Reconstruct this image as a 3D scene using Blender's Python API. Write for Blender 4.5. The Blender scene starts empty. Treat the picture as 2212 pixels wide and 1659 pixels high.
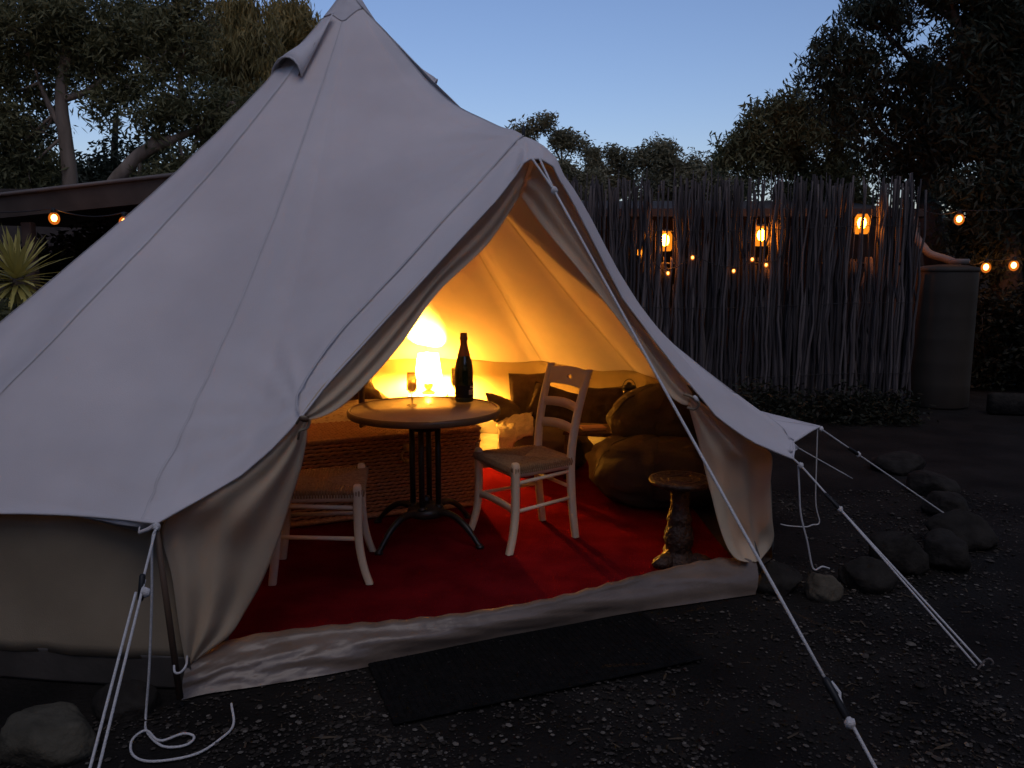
import bpy, math, random
import numpy as np
from mathutils import Vector, Matrix, noise

random.seed(7)
rng = np.random.default_rng(7)
S = bpy.context.scene
COL = S.collection
PI = math.pi
R = math.radians

# ------------------------------------------------------------------ camera, sky, sun, exposure
cd = bpy.data.cameras.new('camera')
cam = bpy.data.objects.new('camera', cd)
COL.objects.link(cam)
cam.location = (0, 0, 1.48)
cam.rotation_euler = (R(90 - 8.2), 0, 0)
cd.sensor_width = 36
cd.lens = 36 * 1700 / 2212
cd.clip_start = 0.05
cd.clip_end = 600
S.camera = cam

W = bpy.data.worlds.new('World')
S.world = W
W.use_nodes = True
wn = W.node_tree
bg = wn.nodes['Background']
sky = wn.nodes.new('ShaderNodeTexSky')
sky.sky_type = 'NISHITA'
sky.sun_disc = False
SUN_EL, SUN_ROT = 6.0, 170.0
sky.sun_elevation = R(SUN_EL)
sky.sun_rotation = R(SUN_ROT)
sky.ozone_density = 3.0
sky.air_density = 1.0
sky.dust_density = 0.3
wb = wn.nodes.new('ShaderNodeMix')          # the phone's white balance
wb.data_type = 'RGBA'
wb.blend_type = 'MULTIPLY'
wb.inputs[0].default_value = 1.0
wb.inputs[7].default_value = (1.25, 0.92, 1.0, 1)
wn.links.new(sky.outputs[0], wb.inputs[6])
wn.links.new(wb.outputs[2], bg.inputs[0])
bg.inputs[1].default_value = 0.096

sd = bpy.data.lights.new('sun', 'SUN')
sun = bpy.data.objects.new('sun', sd)
COL.objects.link(sun)
sd.energy = 0.27
sd.angle = R(35)
sd.color = (1.0, 0.89, 0.87)
# Nishita: rotation 0 puts the sun at +Y, growing clockwise seen from above
_az = R(SUN_ROT)
_dir = Vector((math.sin(_az) * math.cos(R(62)), math.cos(_az) * math.cos(R(62)), math.sin(R(62))))
sun.rotation_euler = _dir.to_track_quat('Z', 'Y').to_euler()

S.view_settings.view_transform = 'Standard'
S.view_settings.look = 'None'
S.view_settings.exposure = 1.0
S.view_settings.gamma = 1
S.view_settings.use_curve_mapping = False
S.render.engine = 'CYCLES'
S.cycles.use_denoising = True
S.cycles.max_bounces = 8
S.cycles.diffuse_bounces = 4
S.cycles.sample_clamp_indirect = 6.0


# ------------------------------------------------------------------ materials
def mat(name, c1, c2=None, scale=8.0, rough=0.85, bump=0.0, bscale=60.0, spec=0.3, metal=0.0, stretch=(1, 1, 1),
        detail=4, emit=None, estr=0.0, sss=0.0, trans=0.0, contrast=(0.35, 0.65), sheen=0.0, coords='Object'):
    m = bpy.data.materials.new(name)
    m.use_nodes = True
    nt = m.node_tree
    b = nt.nodes['Principled BSDF']
    b.inputs['Roughness'].default_value = rough
    b.inputs['Specular IOR Level'].default_value = spec
    b.inputs['Metallic'].default_value = metal
    b.inputs['Base Color'].default_value = (*c1, 1)
    if sheen:
        b.inputs['Sheen Weight'].default_value = sheen
    tc = nt.nodes.new('ShaderNodeTexCoord')
    mp = nt.nodes.new('ShaderNodeMapping')
    mp.inputs['Scale'].default_value = stretch
    nt.links.new(tc.outputs[coords], mp.inputs[0])
    if c2 is not None:
        n = nt.nodes.new('ShaderNodeTexNoise')
        n.inputs['Scale'].default_value = scale
        n.inputs['Detail'].default_value = detail
        nt.links.new(mp.outputs[0], n.inputs['Vector'])
        r = nt.nodes.new('ShaderNodeValToRGB')
        r.color_ramp.elements[0].position = contrast[0]
        r.color_ramp.elements[1].position = contrast[1]
        r.color_ramp.elements[0].color = (*c1, 1)
        r.color_ramp.elements[1].color = (*c2, 1)
        nt.links.new(n.outputs['Fac'], r.inputs[0])
        nt.links.new(r.outputs[0], b.inputs['Base Color'])
    if bump:
        n2 = nt.nodes.new('ShaderNodeTexNoise')
        n2.inputs['Scale'].default_value = bscale
        n2.inputs['Detail'].default_value = 5
        nt.links.new(mp.outputs[0], n2.inputs['Vector'])
        bp = nt.nodes.new('ShaderNodeBump')
        bp.inputs['Strength'].default_value = bump
        bp.inputs['Distance'].default_value = 0.02
        nt.links.new(n2.outputs['Fac'], bp.inputs['Height'])
        nt.links.new(bp.outputs[0], b.inputs['Normal'])
    if emit is not None:
        b.inputs['Emission Color'].default_value = (*emit, 1)
        b.inputs['Emission Strength'].default_value = estr
    if trans:
        out = nt.nodes['Material Output']
        t = nt.nodes.new('ShaderNodeBsdfTranslucent')
        t.inputs[0].default_value = (*c1, 1)
        mx = nt.nodes.new('ShaderNodeMixShader')
        mx.inputs[0].default_value = trans
        nt.links.new(b.outputs[0], mx.inputs[1])
        nt.links.new(t.outputs[0], mx.inputs[2])
        nt.links.new(mx.outputs[0], out.inputs[0])
    return m


def emitter(name, col, strength):
    m = bpy.data.materials.new(name)
    m.use_nodes = True
    nt = m.node_tree
    nt.nodes.remove(nt.nodes['Principled BSDF'])
    e = nt.nodes.new('ShaderNodeEmission')
    e.inputs[0].default_value = (*col, 1)
    e.inputs[1].default_value = strength
    nt.links.new(e.outputs[0], nt.nodes['Material Output'].inputs[0])
    return m


M = {}
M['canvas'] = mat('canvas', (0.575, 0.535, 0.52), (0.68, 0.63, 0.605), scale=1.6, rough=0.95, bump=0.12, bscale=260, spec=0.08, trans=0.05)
M['canvas_wall'] = mat('canvas_wall', (0.27, 0.215, 0.145), (0.33, 0.265, 0.18), scale=4.0, rough=0.95, bump=0.12, bscale=260, spec=0.08, trans=0.10)  # tone darkened below the roof canvas to stand for the wall's shade
M['canvas_flap'] = mat('canvas_flap', (0.62, 0.495, 0.345), (0.68, 0.55, 0.385), scale=4.0, rough=0.95, bump=0.12, bscale=260, spec=0.08, trans=0.30)  # same canvas, its tone lightened and warmed for the light on the flaps
M['canvas_seam'] = mat('canvas_seam', (0.52, 0.48, 0.465), (0.57, 0.53, 0.51), scale=14, rough=0.95, spec=0.05)
M['cap'] = mat('cap', (0.50, 0.465, 0.455), (0.57, 0.53, 0.515), scale=10, rough=0.8)
M['mesh_net'] = mat('mesh_net', (0.14, 0.075, 0.05), (0.18, 0.10, 0.06), scale=90, rough=0.9)  # vent net; its dark brown also stands for the shade inside
M['pvc'] = mat('pvc', (0.14, 0.105, 0.08), (0.185, 0.14, 0.108), scale=7, rough=0.34, bump=0.35, bscale=9, spec=0.5)
M['pvc_dark'] = mat('pvc_dark', (0.05, 0.044, 0.038), (0.07, 0.061, 0.053), scale=7, rough=0.5, bump=0.3, bscale=9)
M['rope'] = mat('rope', (0.62, 0.60, 0.58), (0.74, 0.72, 0.70), scale=160, rough=0.9, bump=0.5, bscale=300)
M['black'] = mat('black', (0.012, 0.012, 0.013), (0.02, 0.02, 0.02), scale=30, rough=0.45)
M['iron'] = mat('iron', (0.012, 0.013, 0.012), (0.022, 0.022, 0.02), scale=20, rough=0.38, spec=0.5)
M['pole_wood'] = mat('pole_wood', (0.075, 0.045, 0.03), (0.11, 0.07, 0.045), scale=12, stretch=(1, 1, .1), rough=0.6)
M['rug'] = mat('rug', (0.125, 0.005, 0.009), (0.20, 0.009, 0.014), scale=4.5, rough=1.0, bump=1.0, bscale=150, spec=0.0)
M['cream_wood'] = mat('cream_wood', (0.74, 0.61, 0.42), (0.80, 0.67, 0.47), scale=9, stretch=(1, 1, .2), rough=0.55, bump=0.06, bscale=40)
M['rush'] = mat('rush', (0.30, 0.175, 0.085), (0.42, 0.26, 0.13), scale=60, rough=0.8, bump=0.4, bscale=200)
M['table_top'] = mat('table_top', (0.50, 0.38, 0.26), (0.56, 0.43, 0.30), scale=5, rough=0.2, spec=0.5)
M['table_rim'] = mat('table_rim', (0.14, 0.085, 0.045), (0.20, 0.12, 0.065), scale=8, rough=0.3, spec=0.5)
M['wicker'] = mat('wicker', (0.40, 0.20, 0.10), (0.55, 0.29, 0.15), scale=45, stretch=(1, 1, 3), rough=0.6, bump=0.3, bscale=160)
M['braid'] = mat('braid', (0.50, 0.29, 0.16), (0.66, 0.40, 0.23), scale=60, rough=0.6, bump=0.6, bscale=110)
M['wicker_dark'] = mat('wicker_dark', (0.06, 0.03, 0.015), (0.10, 0.05, 0.025), scale=40, rough=0.8)
M['brass'] = mat('brass', (0.50, 0.36, 0.16), (0.58, 0.43, 0.2), scale=30, rough=0.35, metal=0.9)
M['bottle_glass'] = mat('bottle_glass', (0.016, 0.036, 0.008), (0.02, 0.045, 0.012), scale=5, rough=0.07, spec=1.0)
M['foil'] = mat('foil', (0.36, 0.17, 0.085), (0.44, 0.22, 0.11), scale=40, rough=0.42, metal=0.5, bump=0.3, bscale=120)
M['label_dark'] = mat('label_dark', (0.012, 0.010, 0.010), (0.02, 0.016, 0.016), scale=30, rough=0.5)
M['label_white'] = mat('label_white', (0.62, 0.58, 0.52), (0.7, 0.66, 0.6), scale=30, rough=0.7)
M['bean'] = mat('bean', (0.055, 0.041, 0.026), (0.078, 0.058, 0.037), scale=5, rough=0.9, bump=0.35, bscale=22)
M['bean_grey'] = mat('bean_grey', (0.11, 0.085, 0.058), (0.15, 0.115, 0.078), scale=6, rough=0.95, bump=0.3, bscale=40)
M['lit_fur'] = mat('lit_fur', (0.55, 0.46, 0.30), (0.66, 0.56, 0.38), scale=25, rough=1.0, bump=0.8, bscale=70, sheen=0.3)  # pale tone stands for lamplight on the beanbag's furry edge
M['cushion_brown'] = mat('cushion_brown', (0.05, 0.033, 0.023), (0.075, 0.05, 0.034), scale=18, rough=0.95, bump=0.3, bscale=90)
M['cushion_tan'] = mat('cushion_tan', (0.11, 0.08, 0.054), (0.15, 0.11, 0.074), scale=18, rough=0.95, bump=0.3, bscale=90)
M['cushion_dark'] = mat('cushion_dark', (0.05, 0.03, 0.018), (0.08, 0.05, 0.03), scale=18, rough=0.95)
M['linen'] = mat('linen', (0.62, 0.55, 0.44), (0.7, 0.62, 0.5), scale=6, rough=0.95, bump=0.2, bscale=20)
M['spread'] = mat('spread', (0.55, 0.47, 0.35), (0.33, 0.24, 0.15), scale=38, rough=0.95, bump=0.2, bscale=60, contrast=(0.56, 0.62))
M['dark_wood'] = mat('dark_wood', (0.055, 0.028, 0.014), (0.09, 0.045, 0.022), scale=10, stretch=(1, 1, .2), rough=0.5)
M['carved_wood'] = mat('carved_wood', (0.035, 0.020, 0.014), (0.065, 0.037, 0.025), scale=30, rough=0.45, bump=0.9, bscale=45)
M['dark_glass'] = mat('dark_glass', (0.02, 0.008, 0.004), (0.03, 0.012, 0.006), scale=4, rough=0.06, spec=0.7)
M['wine'] = mat('wine', (0.85, 0.62, 0.22), None, rough=0.1, spec=0.5, trans=0.85)
M['lamp_base'] = mat('lamp_base', (0.80, 0.72, 0.52), (0.86, 0.78, 0.58), scale=5, rough=0.25, spec=0.5)
M['book'] = mat('book', (0.45, 0.26, 0.20), (0.52, 0.30, 0.23), scale=9, rough=0.7)
M['mat_rubber'] = mat('mat_rubber', (0.005, 0.005, 0.005), (0.010, 0.0095, 0.009), scale=40, rough=0.9, bump=0.8, bscale=120, spec=0.1)
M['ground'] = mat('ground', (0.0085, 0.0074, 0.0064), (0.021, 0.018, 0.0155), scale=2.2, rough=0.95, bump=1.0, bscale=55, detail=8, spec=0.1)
M['pebble_a'] = mat('pebble_a', (0.018, 0.015, 0.012), (0.032, 0.027, 0.022), scale=30, rough=0.9, spec=0.1)
M['pebble_b'] = mat('pebble_b', (0.05, 0.043, 0.036), (0.075, 0.064, 0.053), scale=30, rough=0.9, spec=0.1)
M['pebble_c'] = mat('pebble_c', (0.11, 0.097, 0.08), (0.165, 0.145, 0.12), scale=30, rough=0.9, spec=0.1)
M['leaf_litter'] = mat('leaf_litter', (0.06, 0.045, 0.03), (0.09, 0.068, 0.045), scale=30, rough=0.9, spec=0.1)
M['stone'] = mat('stone', (0.05, 0.045, 0.033), (0.095, 0.086, 0.064), scale=9, rough=0.95, bump=0.8, bscale=25, detail=8, spec=0.1)
M['stone_pale'] = mat('stone_pale', (0.085, 0.072, 0.052), (0.125, 0.107, 0.078), scale=9, rough=0.95, bump=0.8, bscale=25, detail=8, spec=0.1)
M['stone_dark'] = mat('stone_dark', (0.017, 0.0147, 0.0124), (0.034, 0.03, 0.025), scale=9, rough=0.95, bump=0.8, bscale=25, detail=8, spec=0.1)
M['stick'] = [mat('stick', a, b, scale=14, stretch=(1, 1, .15), rough=0.92, bump=0.5, bscale=50, spec=0.1) for a, b in
              (((0.060, 0.051, 0.050), (0.098, 0.083, 0.081)), ((0.034, 0.029, 0.029), (0.058, 0.050, 0.049)), ((0.10, 0.083, 0.077), (0.15, 0.125, 0.116)))]
M['wire'] = mat('wire', (0.02, 0.018, 0.018), (0.03, 0.026, 0.025), scale=20, rough=0.6)
M['tank'] = mat('tank', (0.034, 0.026, 0.018), (0.044, 0.034, 0.024), scale=3, rough=0.65, stretch=(1, 1, .3))
M['gutter'] = mat('gutter', (0.12, 0.10, 0.09), (0.15, 0.13, 0.115), scale=4, rough=0.5)
M['steel_roof'] = mat('steel_roof', (0.05, 0.043, 0.040), (0.07, 0.06, 0.056), scale=4, rough=0.9, spec=0.05)
M['fascia'] = mat('fascia', (0.04, 0.032, 0.025), (0.062, 0.05, 0.04), scale=5, rough=0.7)
M['house_wall'] = mat('house_wall', (0.05, 0.04, 0.036), (0.07, 0.057, 0.05), scale=5, rough=0.9)
M['post'] = mat('post', (0.06, 0.042, 0.032), (0.09, 0.065, 0.05), scale=8, rough=0.85, stretch=(1, 1, .2))
M['window_glass'] = mat('window_glass', (0.03, 0.035, 0.045), (0.04, 0.045, 0.055), scale=2, rough=0.05, spec=0.8)
M['bark'] = mat('bark', (0.16, 0.125, 0.095), (0.26, 0.205, 0.16), scale=7, stretch=(1, 1, .25), rough=0.95, bump=0.8, bscale=20, spec=0.1)
M['bark_dark'] = mat('bark_dark', (0.05, 0.043, 0.038), (0.085, 0.072, 0.062), scale=7, stretch=(1, 1, .25), rough=0.95, bump=0.8, bscale=20, spec=0.1)


def leafmat(name, a, b, t=0.25):
    return mat(name, a, b, scale=1.4, rough=0.6, spec=0.25, trans=t)


M['leaf_olive'] = leafmat('leaf_olive', (0.15, 0.135, 0.055), (0.22, 0.185, 0.07))
M['leaf_green'] = leafmat('leaf_green', (0.10, 0.105, 0.05), (0.15, 0.145, 0.065))
M['leaf_dark'] = leafmat('leaf_dark', (0.024, 0.034, 0.022), (0.042, 0.052, 0.032))
M['leaf_grey'] = leafmat('leaf_grey', (0.13, 0.125, 0.075), (0.19, 0.175, 0.105))
M['leaf_shrub'] = leafmat('leaf_shrub', (0.014, 0.016, 0.009), (0.026, 0.028, 0.015))
M['yucca_leaf'] = mat('yucca_leaf', (0.40, 0.34, 0.085), (0.52, 0.44, 0.13), scale=4, rough=0.5, spec=0.3, trans=0.1)
def halo_glass(name, col, strength, tint):
    """Clear tinted glass with added emission imitating the halo round a lit bulb."""
    m = bpy.data.materials.new(name)
    m.use_nodes = True
    nt = m.node_tree
    nt.nodes.remove(nt.nodes['Principled BSDF'])
    t = nt.nodes.new('ShaderNodeBsdfTransparent')
    t.inputs[0].default_value = (*tint, 1)
    e = nt.nodes.new('ShaderNodeEmission')
    e.inputs[0].default_value = (*col, 1)
    e.inputs[1].default_value = strength
    a = nt.nodes.new('ShaderNodeAddShader')
    nt.links.new(t.outputs[0], a.inputs[0])
    nt.links.new(e.outputs[0], a.inputs[1])
    nt.links.new(a.outputs[0], nt.nodes['Material Output'].inputs[0])
    return m


M['halo_globe'] = halo_glass('halo_globe', (1.0, 0.22, 0.02), 0.16, (1, .93, .8))
M['halo_jar'] = halo_glass('halo_jar', (1.0, 0.26, 0.015), 0.30, (1, .95, .85))
M['bulb'] = emitter('bulb', (1.0, 0.34, 0.06), 16.0)
M['bulb_small'] = emitter('bulb_small', (1.0, 0.36, 0.08), 4.0)
M['lantern_glow'] = emitter('lantern_glow', (1.0, 0.27, 0.014), 85.0)
M['lamp_bulb'] = emitter('lamp_bulb', (1.0, 0.42, 0.045), 17000.0)


def shade_mat():
    m = bpy.data.materials.new('lamp_shade')
    m.use_nodes = True
    nt = m.node_tree
    b = nt.nodes['Principled BSDF']
    b.inputs['Base Color'].default_value = (0.8, 0.7, 0.5, 1)
    b.inputs['Roughness'].default_value = 0.9
    t = nt.nodes.new('ShaderNodeBsdfTranslucent')
    t.inputs[0].default_value = (0.86, 0.74, 0.52, 1)
    mx0 = nt.nodes.new('ShaderNodeMixShader')
    mx0.inputs[0].default_value = 0.24
    nt.links.new(b.outputs[0], mx0.inputs[1])
    nt.links.new(t.outputs[0], mx0.inputs[2])
    tp = nt.nodes.new('ShaderNodeBsdfTransparent')      # the open weave of the thin cloth
    tp.inputs[0].default_value = (1, .92, .75, 1)
    mx = nt.nodes.new('ShaderNodeMixShader')
    mx.inputs[0].default_value = 0.06
    nt.links.new(mx0.outputs[0], mx.inputs[1])
    nt.links.new(tp.outputs[0], mx.inputs[2])
    nt.links.new(mx.outputs[0], nt.nodes['Material Output'].inputs[0])
    return m


def glass_mat(name, col):
    """Thin glass: see-through and glossy, with gold translucency added as lamp glow."""
    m = bpy.data.materials.new(name)
    m.use_nodes = True
    nt = m.node_tree
    nt.nodes.remove(nt.nodes['Principled BSDF'])
    t = nt.nodes.new('ShaderNodeBsdfTransparent')
    t.inputs[0].default_value = (*col, 1)
    gl = nt.nodes.new('ShaderNodeBsdfGlossy')
    gl.inputs['Roughness'].default_value = 0.08
    tl = nt.nodes.new('ShaderNodeBsdfTranslucent')
    tl.inputs[0].default_value = (0.95, 0.78, 0.42, 1)
    m1 = nt.nodes.new('ShaderNodeMixShader')
    m1.inputs[0].default_value = 0.62
    nt.links.new(gl.outputs[0], m1.inputs[1])
    nt.links.new(tl.outputs[0], m1.inputs[2])
    mx = nt.nodes.new('ShaderNodeMixShader')
    mx.inputs[0].default_value = 0.5
    nt.links.new(t.outputs[0], mx.inputs[1])
    nt.links.new(m1.outputs[0], mx.inputs[2])
    nt.links.new(mx.outputs[0], nt.nodes['Material Output'].inputs[0])
    return m


M['shade'] = shade_mat()
M['lamplit_glass'] = glass_mat('lamplit_glass', (0.97, 0.95, 0.9))


# ------------------------------------------------------------------ mesh helpers
class MB:
    def __init__(self):
        self.v = []
        self.f = []
        self.mi = []

    def add(self, verts, faces, mi=0):
        o = len(self.v)
        self.v.extend([tuple(p) for p in verts])
        for f in faces:
            self.f.append(tuple(i + o for i in f))
            self.mi.append(mi)
        return self

    def tube(self, pts, r, n=6, cap=True, mi=0, twist=0.0):
        pts = [Vector(p) for p in pts]
        k = len(pts)
        rr = [r] * k if not hasattr(r, '__len__') else list(r)
        vs, fs = [], []
        ref = None
        for i in range(k):
            d = (pts[min(i + 1, k - 1)] - pts[max(i - 1, 0)])
            if d.length < 1e-9:
                d = Vector((0, 0, 1))
            d.normalize()
            if ref is None:
                a = Vector((0, 0, 1)) if abs(d.z) < 0.9 else Vector((1, 0, 0))
                ref = d.cross(a).normalized()
            else:
                ref = ref - d * ref.dot(d)
                if ref.length < 1e-6:
                    ref = d.orthogonal()
                ref.normalize()
            b = d.cross(ref)
            for j in range(n):
                t = 2 * PI * j / n + twist * i
                vs.append(pts[i] + (ref * math.cos(t) + b * math.sin(t)) * rr[i])
        for i in range(k - 1):
            for j in range(n):
                a0, a1 = i * n + j, i * n + (j + 1) % n
                fs.append((a0, a1, a1 + n, a0 + n))
        if cap:
            fs.append(tuple(reversed(range(n))))
            fs.append(tuple(range((k - 1) * n, k * n)))
        return self.add(vs, fs, mi)

    def lathe(self, prof, n=24, c=(0, 0, 0), mi=0, close=True):
        vs, fs = [], []
        for (r, z) in prof:
            for j in range(n):
                t = 2 * PI * j / n
                vs.append((c[0] + r * math.cos(t), c[1] + r * math.sin(t), c[2] + z))
        k = len(prof)
        for i in range(k - 1):
            for j in range(n):
                a0, a1 = i * n + j, i * n + (j + 1) % n
                fs.append((a0, a1, a1 + n, a0 + n))
        if close:
            fs.append(tuple(reversed(range(n))))
            fs.append(tuple(range((k - 1) * n, k * n)))
        return self.add(vs, fs, mi)

    def box(self, c, s, mtx=None, bev=0.0, mi=0):
        x, y, z = s[0] / 2, s[1] / 2, s[2] / 2
        b = min(bev, x * .9, y * .9, z * .9)
        if b <= 0:
            vs = [Vector((i * x, j * y, k * z)) for k in (-1, 1) for j in (-1, 1) for i in (-1, 1)]
            fs = [(0, 2, 3, 1), (4, 5, 7, 6), (0, 1, 5, 4), (2, 6, 7, 3), (0, 4, 6, 2), (1, 3, 7, 5)]
        else:
            ring = [(x - b, y), (x, y - b), (x, -(y - b)), (x - b, -y), (-(x - b), -y), (-x, -(y - b)), (-x, y - b), (-(x - b), y)]
            vs, fs = [], []
            sx, sy = (x - b) / x, (y - b) / y
            for zz, f in ((-z, 1), (-z + b, 0), (z - b, 0), (z, 1)):
                for (px, py) in ring:
                    vs.append(Vector((px * (sx if f else 1), py * (sy if f else 1), zz)))
            for i in range(3):
                for j in range(8):
                    a0, a1 = i * 8 + j, i * 8 + (j + 1) % 8
                    fs.append((a1, a0, a0 + 8, a1 + 8))
            fs.append(tuple(range(8)))
            fs.append(tuple(reversed(range(24, 32))))
        if mtx is not None:
            vs = [mtx @ p for p in vs]
        c = Vector(c)
        return self.add([p + c for p in vs], fs, mi)

    def grid(self, P, mi=0, wrap=False):
        """P: list of rows of points."""
        nr, nc = len(P), len(P[0])
        vs = [p for row in P for p in row]
        fs = []
        for i in range(nr - 1):
            for j in range(nc if wrap else nc - 1):
                j2 = (j + 1) % nc
                fs.append((i * nc + j, i * nc + j2, (i + 1) * nc + j2, (i + 1) * nc + j))
        return self.add(vs, fs, mi)


def wloc(o):
    p = Vector((0, 0, 0))
    while o is not None:
        p = p + o.location
        o = o.parent
    return p


def build(name, mb, m, parent=None, smooth=True, world=True, solid=0.0, sub=0):
    """Link mb as one mesh object. world=True: vertices are world coordinates and are moved into the parent's frame."""
    off = wloc(parent) if (world and parent is not None) else Vector((0, 0, 0))
    me = bpy.data.meshes.new(name)
    vs = [(p[0] - off.x, p[1] - off.y, p[2] - off.z) for p in mb.v]
    me.from_pydata(vs, [], mb.f)
    ms = m if isinstance(m, (list, tuple)) else [m]
    for k in ms:
        me.materials.append(k)
    if len(ms) > 1:
        me.polygons.foreach_set('material_index', mb.mi)
    if smooth:
        me.polygons.foreach_set('use_smooth', [True] * len(me.polygons))
    me.update()
    o = bpy.data.objects.new(name, me)
    COL.objects.link(o)
    if parent is not None:
        o.parent = parent
    if solid:
        s = o.modifiers.new('thick', 'SOLIDIFY')
        s.thickness = solid
        s.offset = 0
    if sub:
        s = o.modifiers.new('sub', 'SUBSURF')
        s.levels = s.render_levels = sub
    return o


def tag(o, label=None, cat=None, group=None, kind=None):
    if label:
        o['label'] = label
    if cat:
        o['category'] = cat
    if group:
        o['group'] = group
    if kind:
        o['kind'] = kind
    return o


def thing(name, label, cat, loc=(0, 0, 0), rz=0.0, group=None):
    o = bpy.data.objects.new(name, None)
    o.empty_display_size = 0.1
    COL.objects.link(o)
    o.location = loc
    o.rotation_euler = (0, 0, rz)
    return tag(o, label, cat, group)


def copy_tree(o, parent=None):
    c = o.copy()
    COL.objects.link(c)
    if parent is not None:
        c.parent = parent
    for ch in list(o.children):
        copy_tree(ch, c)
    return c


def spline(pts, n):
    """Catmull-Rom through pts, resampled to n points evenly by length."""
    P = [Vector(p) for p in pts]
    if len(P) == 2:
        return [P[0].lerp(P[1], i / (n - 1)) for i in range(n)]
    Q = [P[0] * 2 - P[1]] + P + [P[-1] * 2 - P[-2]]
    dense = []
    for i in range(1, len(Q) - 2):
        for k in range(16):
            t = k / 16
            a, b, c, d = Q[i - 1], Q[i], Q[i + 1], Q[i + 2]
            dense.append(0.5 * ((2 * b) + (c - a) * t + (2 * a - 5 * b + 4 * c - d) * t * t + (3 * b - a - 3 * c + d) * t ** 3))
    dense.append(P[-1])
    L = [0.0]
    for i in range(1, len(dense)):
        L.append(L[-1] + (dense[i] - dense[i - 1]).length)
    out = []
    j = 0
    for i in range(n):
        s = L[-1] * i / (n - 1)
        while j < len(L) - 2 and L[j + 1] < s:
            j += 1
        t = (s - L[j]) / max(L[j + 1] - L[j], 1e-9)
        out.append(dense[j].lerp(dense[j + 1], min(max(t, 0), 1)))
    return out


def nz(p, s=1.0, seed=0.0):
    return noise.noise(Vector((p[0] * s + seed, p[1] * s - seed * 1.7, p[2] * s + seed * .6)))


def blob(rx, ry, rz, seg=28, rings=18, fn=None, c=(0, 0, 0)):
    """A squashed sphere whose points pass through fn(unit vector, point)."""
    P = []
    for i in range(rings + 1):
        a = -PI / 2 + PI * i / rings
        row = []
        for j in range(seg):
            t = 2 * PI * j / seg
            u = Vector((math.cos(a) * math.cos(t), math.cos(a) * math.sin(t), math.sin(a)))
            p = Vector((u.x * rx, u.y * ry, u.z * rz))
            if fn:
                p = fn(u, p)
            row.append(Vector(c) + p)
        P.append(row)
    mb = MB()
    mb.grid(P, wrap=True)
    return mb


# ------------------------------------------------------------------ setting: ground
def ground_z(x, y):
    return 0.0


mb = MB()
N = 90
xs = [math.copysign(abs(t) ** 2.2, t) * 220 for t in np.linspace(-1, 1, N)]
P = []
for yy in xs:
    row = []
    for xx in xs:
        d = math.hypot(xx, yy - 4)
        z = -0.004 + 0.006 * nz((xx, yy, 0), 1.3)
        row.append((xx, yy + 4, z if d < 30 else z - 0.002 * (d - 30)))
    P.append(row)
mb.grid(P)
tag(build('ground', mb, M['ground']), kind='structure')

# gravel and leaf litter strewn over the near ground
mb = MB()
ico_v = [Vector(p).normalized() for p in ((0, 0, 1), (.9, 0, .2), (.3, .85, .2), (-.7, .5, .2), (-.7, -.5, .2), (.3, -.85, .2), (0, 0, -1))]
ico_f = [(0, 1, 2), (0, 2, 3), (0, 3, 4), (0, 4, 5), (0, 5, 1), (6, 2, 1), (6, 3, 2), (6, 4, 3), (6, 5, 4), (6, 1, 5)]
cnt = 0
while cnt < 26000:
    u = rng.random()
    y = 2.0 + 3.2 * u ** 1.5
    x = rng.uniform(-1.9, 3.6)
    if x < 1.15 and y > 2.55 + (x + 1.15) * 0.37:
        continue
    if x < -1.2 and y > 2.6:
        continue
    dens = 0.5 + 0.9 * nz((x, y, 0), 1.6, 3.1) + 0.5 * nz((x, y, 0), 5.0, 8.1)
    if rng.random() > dens:
        continue
    s = 0.0028 + 0.0085 * rng.random() ** 4.0
    if rng.random() < 0.02:
        s *= 1.8
    q = rng.random()
    mi = 0 if q < 0.48 else (1 if q < 0.88 else (2 if q < 0.965 else 3))
    a = rng.uniform(0, 6.28)
    sc = np.array((rng.uniform(.8, 1.5), rng.uniform(.7, 1.2), rng.uniform(.35, .8))) * s
    if mi == 3:
        sc = np.array((s * 3.2, s * .5, s * .25))
    ca, sa = math.cos(a), math.sin(a)
    vs = []
    for p in ico_v:
        px, py, pz = p.x * sc[0], p.y * sc[1], p.z * sc[2]
        vs.append((x + px * ca - py * sa, y + px * sa + py * ca, pz + sc[2] * .4))
    mb.add(vs, ico_f, mi)
    cnt += 1
o = build('gravel', mb, [M['pebble_a'], M['pebble_b'], M['pebble_c'], M['leaf_litter']], smooth=False)
tag(o, 'loose dark gravel with pale stone chips on the bare ground before the tent', kind='stuff')

# ------------------------------------------------------------------ bell tent
CX, CY = -0.93, 4.80
TENT = thing('bell_tent', 'large cream canvas bell tent with its door flaps tied open and lamplight inside', 'tent', (CX, CY, 0))
APEX = Vector((-0.93, 4.80, 3.035))
V3 = Vector


def vs(*l):
    return [Vector(p) for p in l]


# eave corner points
EL_ = V3((-1.177, 2.520, 0.650))
G1 = V3((1.257, 3.430, 0.648))
G2 = V3((1.639, 4.120, 0.656))
angL = math.atan2(EL_.y - CY, EL_.x - CX)
angG2 = math.atan2(G2.y - CY, G2.x - CX)
NG = 11
back_eaves = []
for k in range(NG + 1):
    a = angG2 + (angL + 2 * PI - angG2) * k / NG
    r = 2.55
    if k == 0:
        back_eaves.append(G2.copy())
    elif k == NG:
        back_eaves.append(EL_.copy())
    else:
        if k in (1, 2):
            r = (2.32, 2.42)[k - 1]
        if k == NG - 1:
            r = 2.50
        back_eaves.append(V3((CX + r * math.cos(a), CY + r * math.sin(a), 0.62)))

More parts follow.
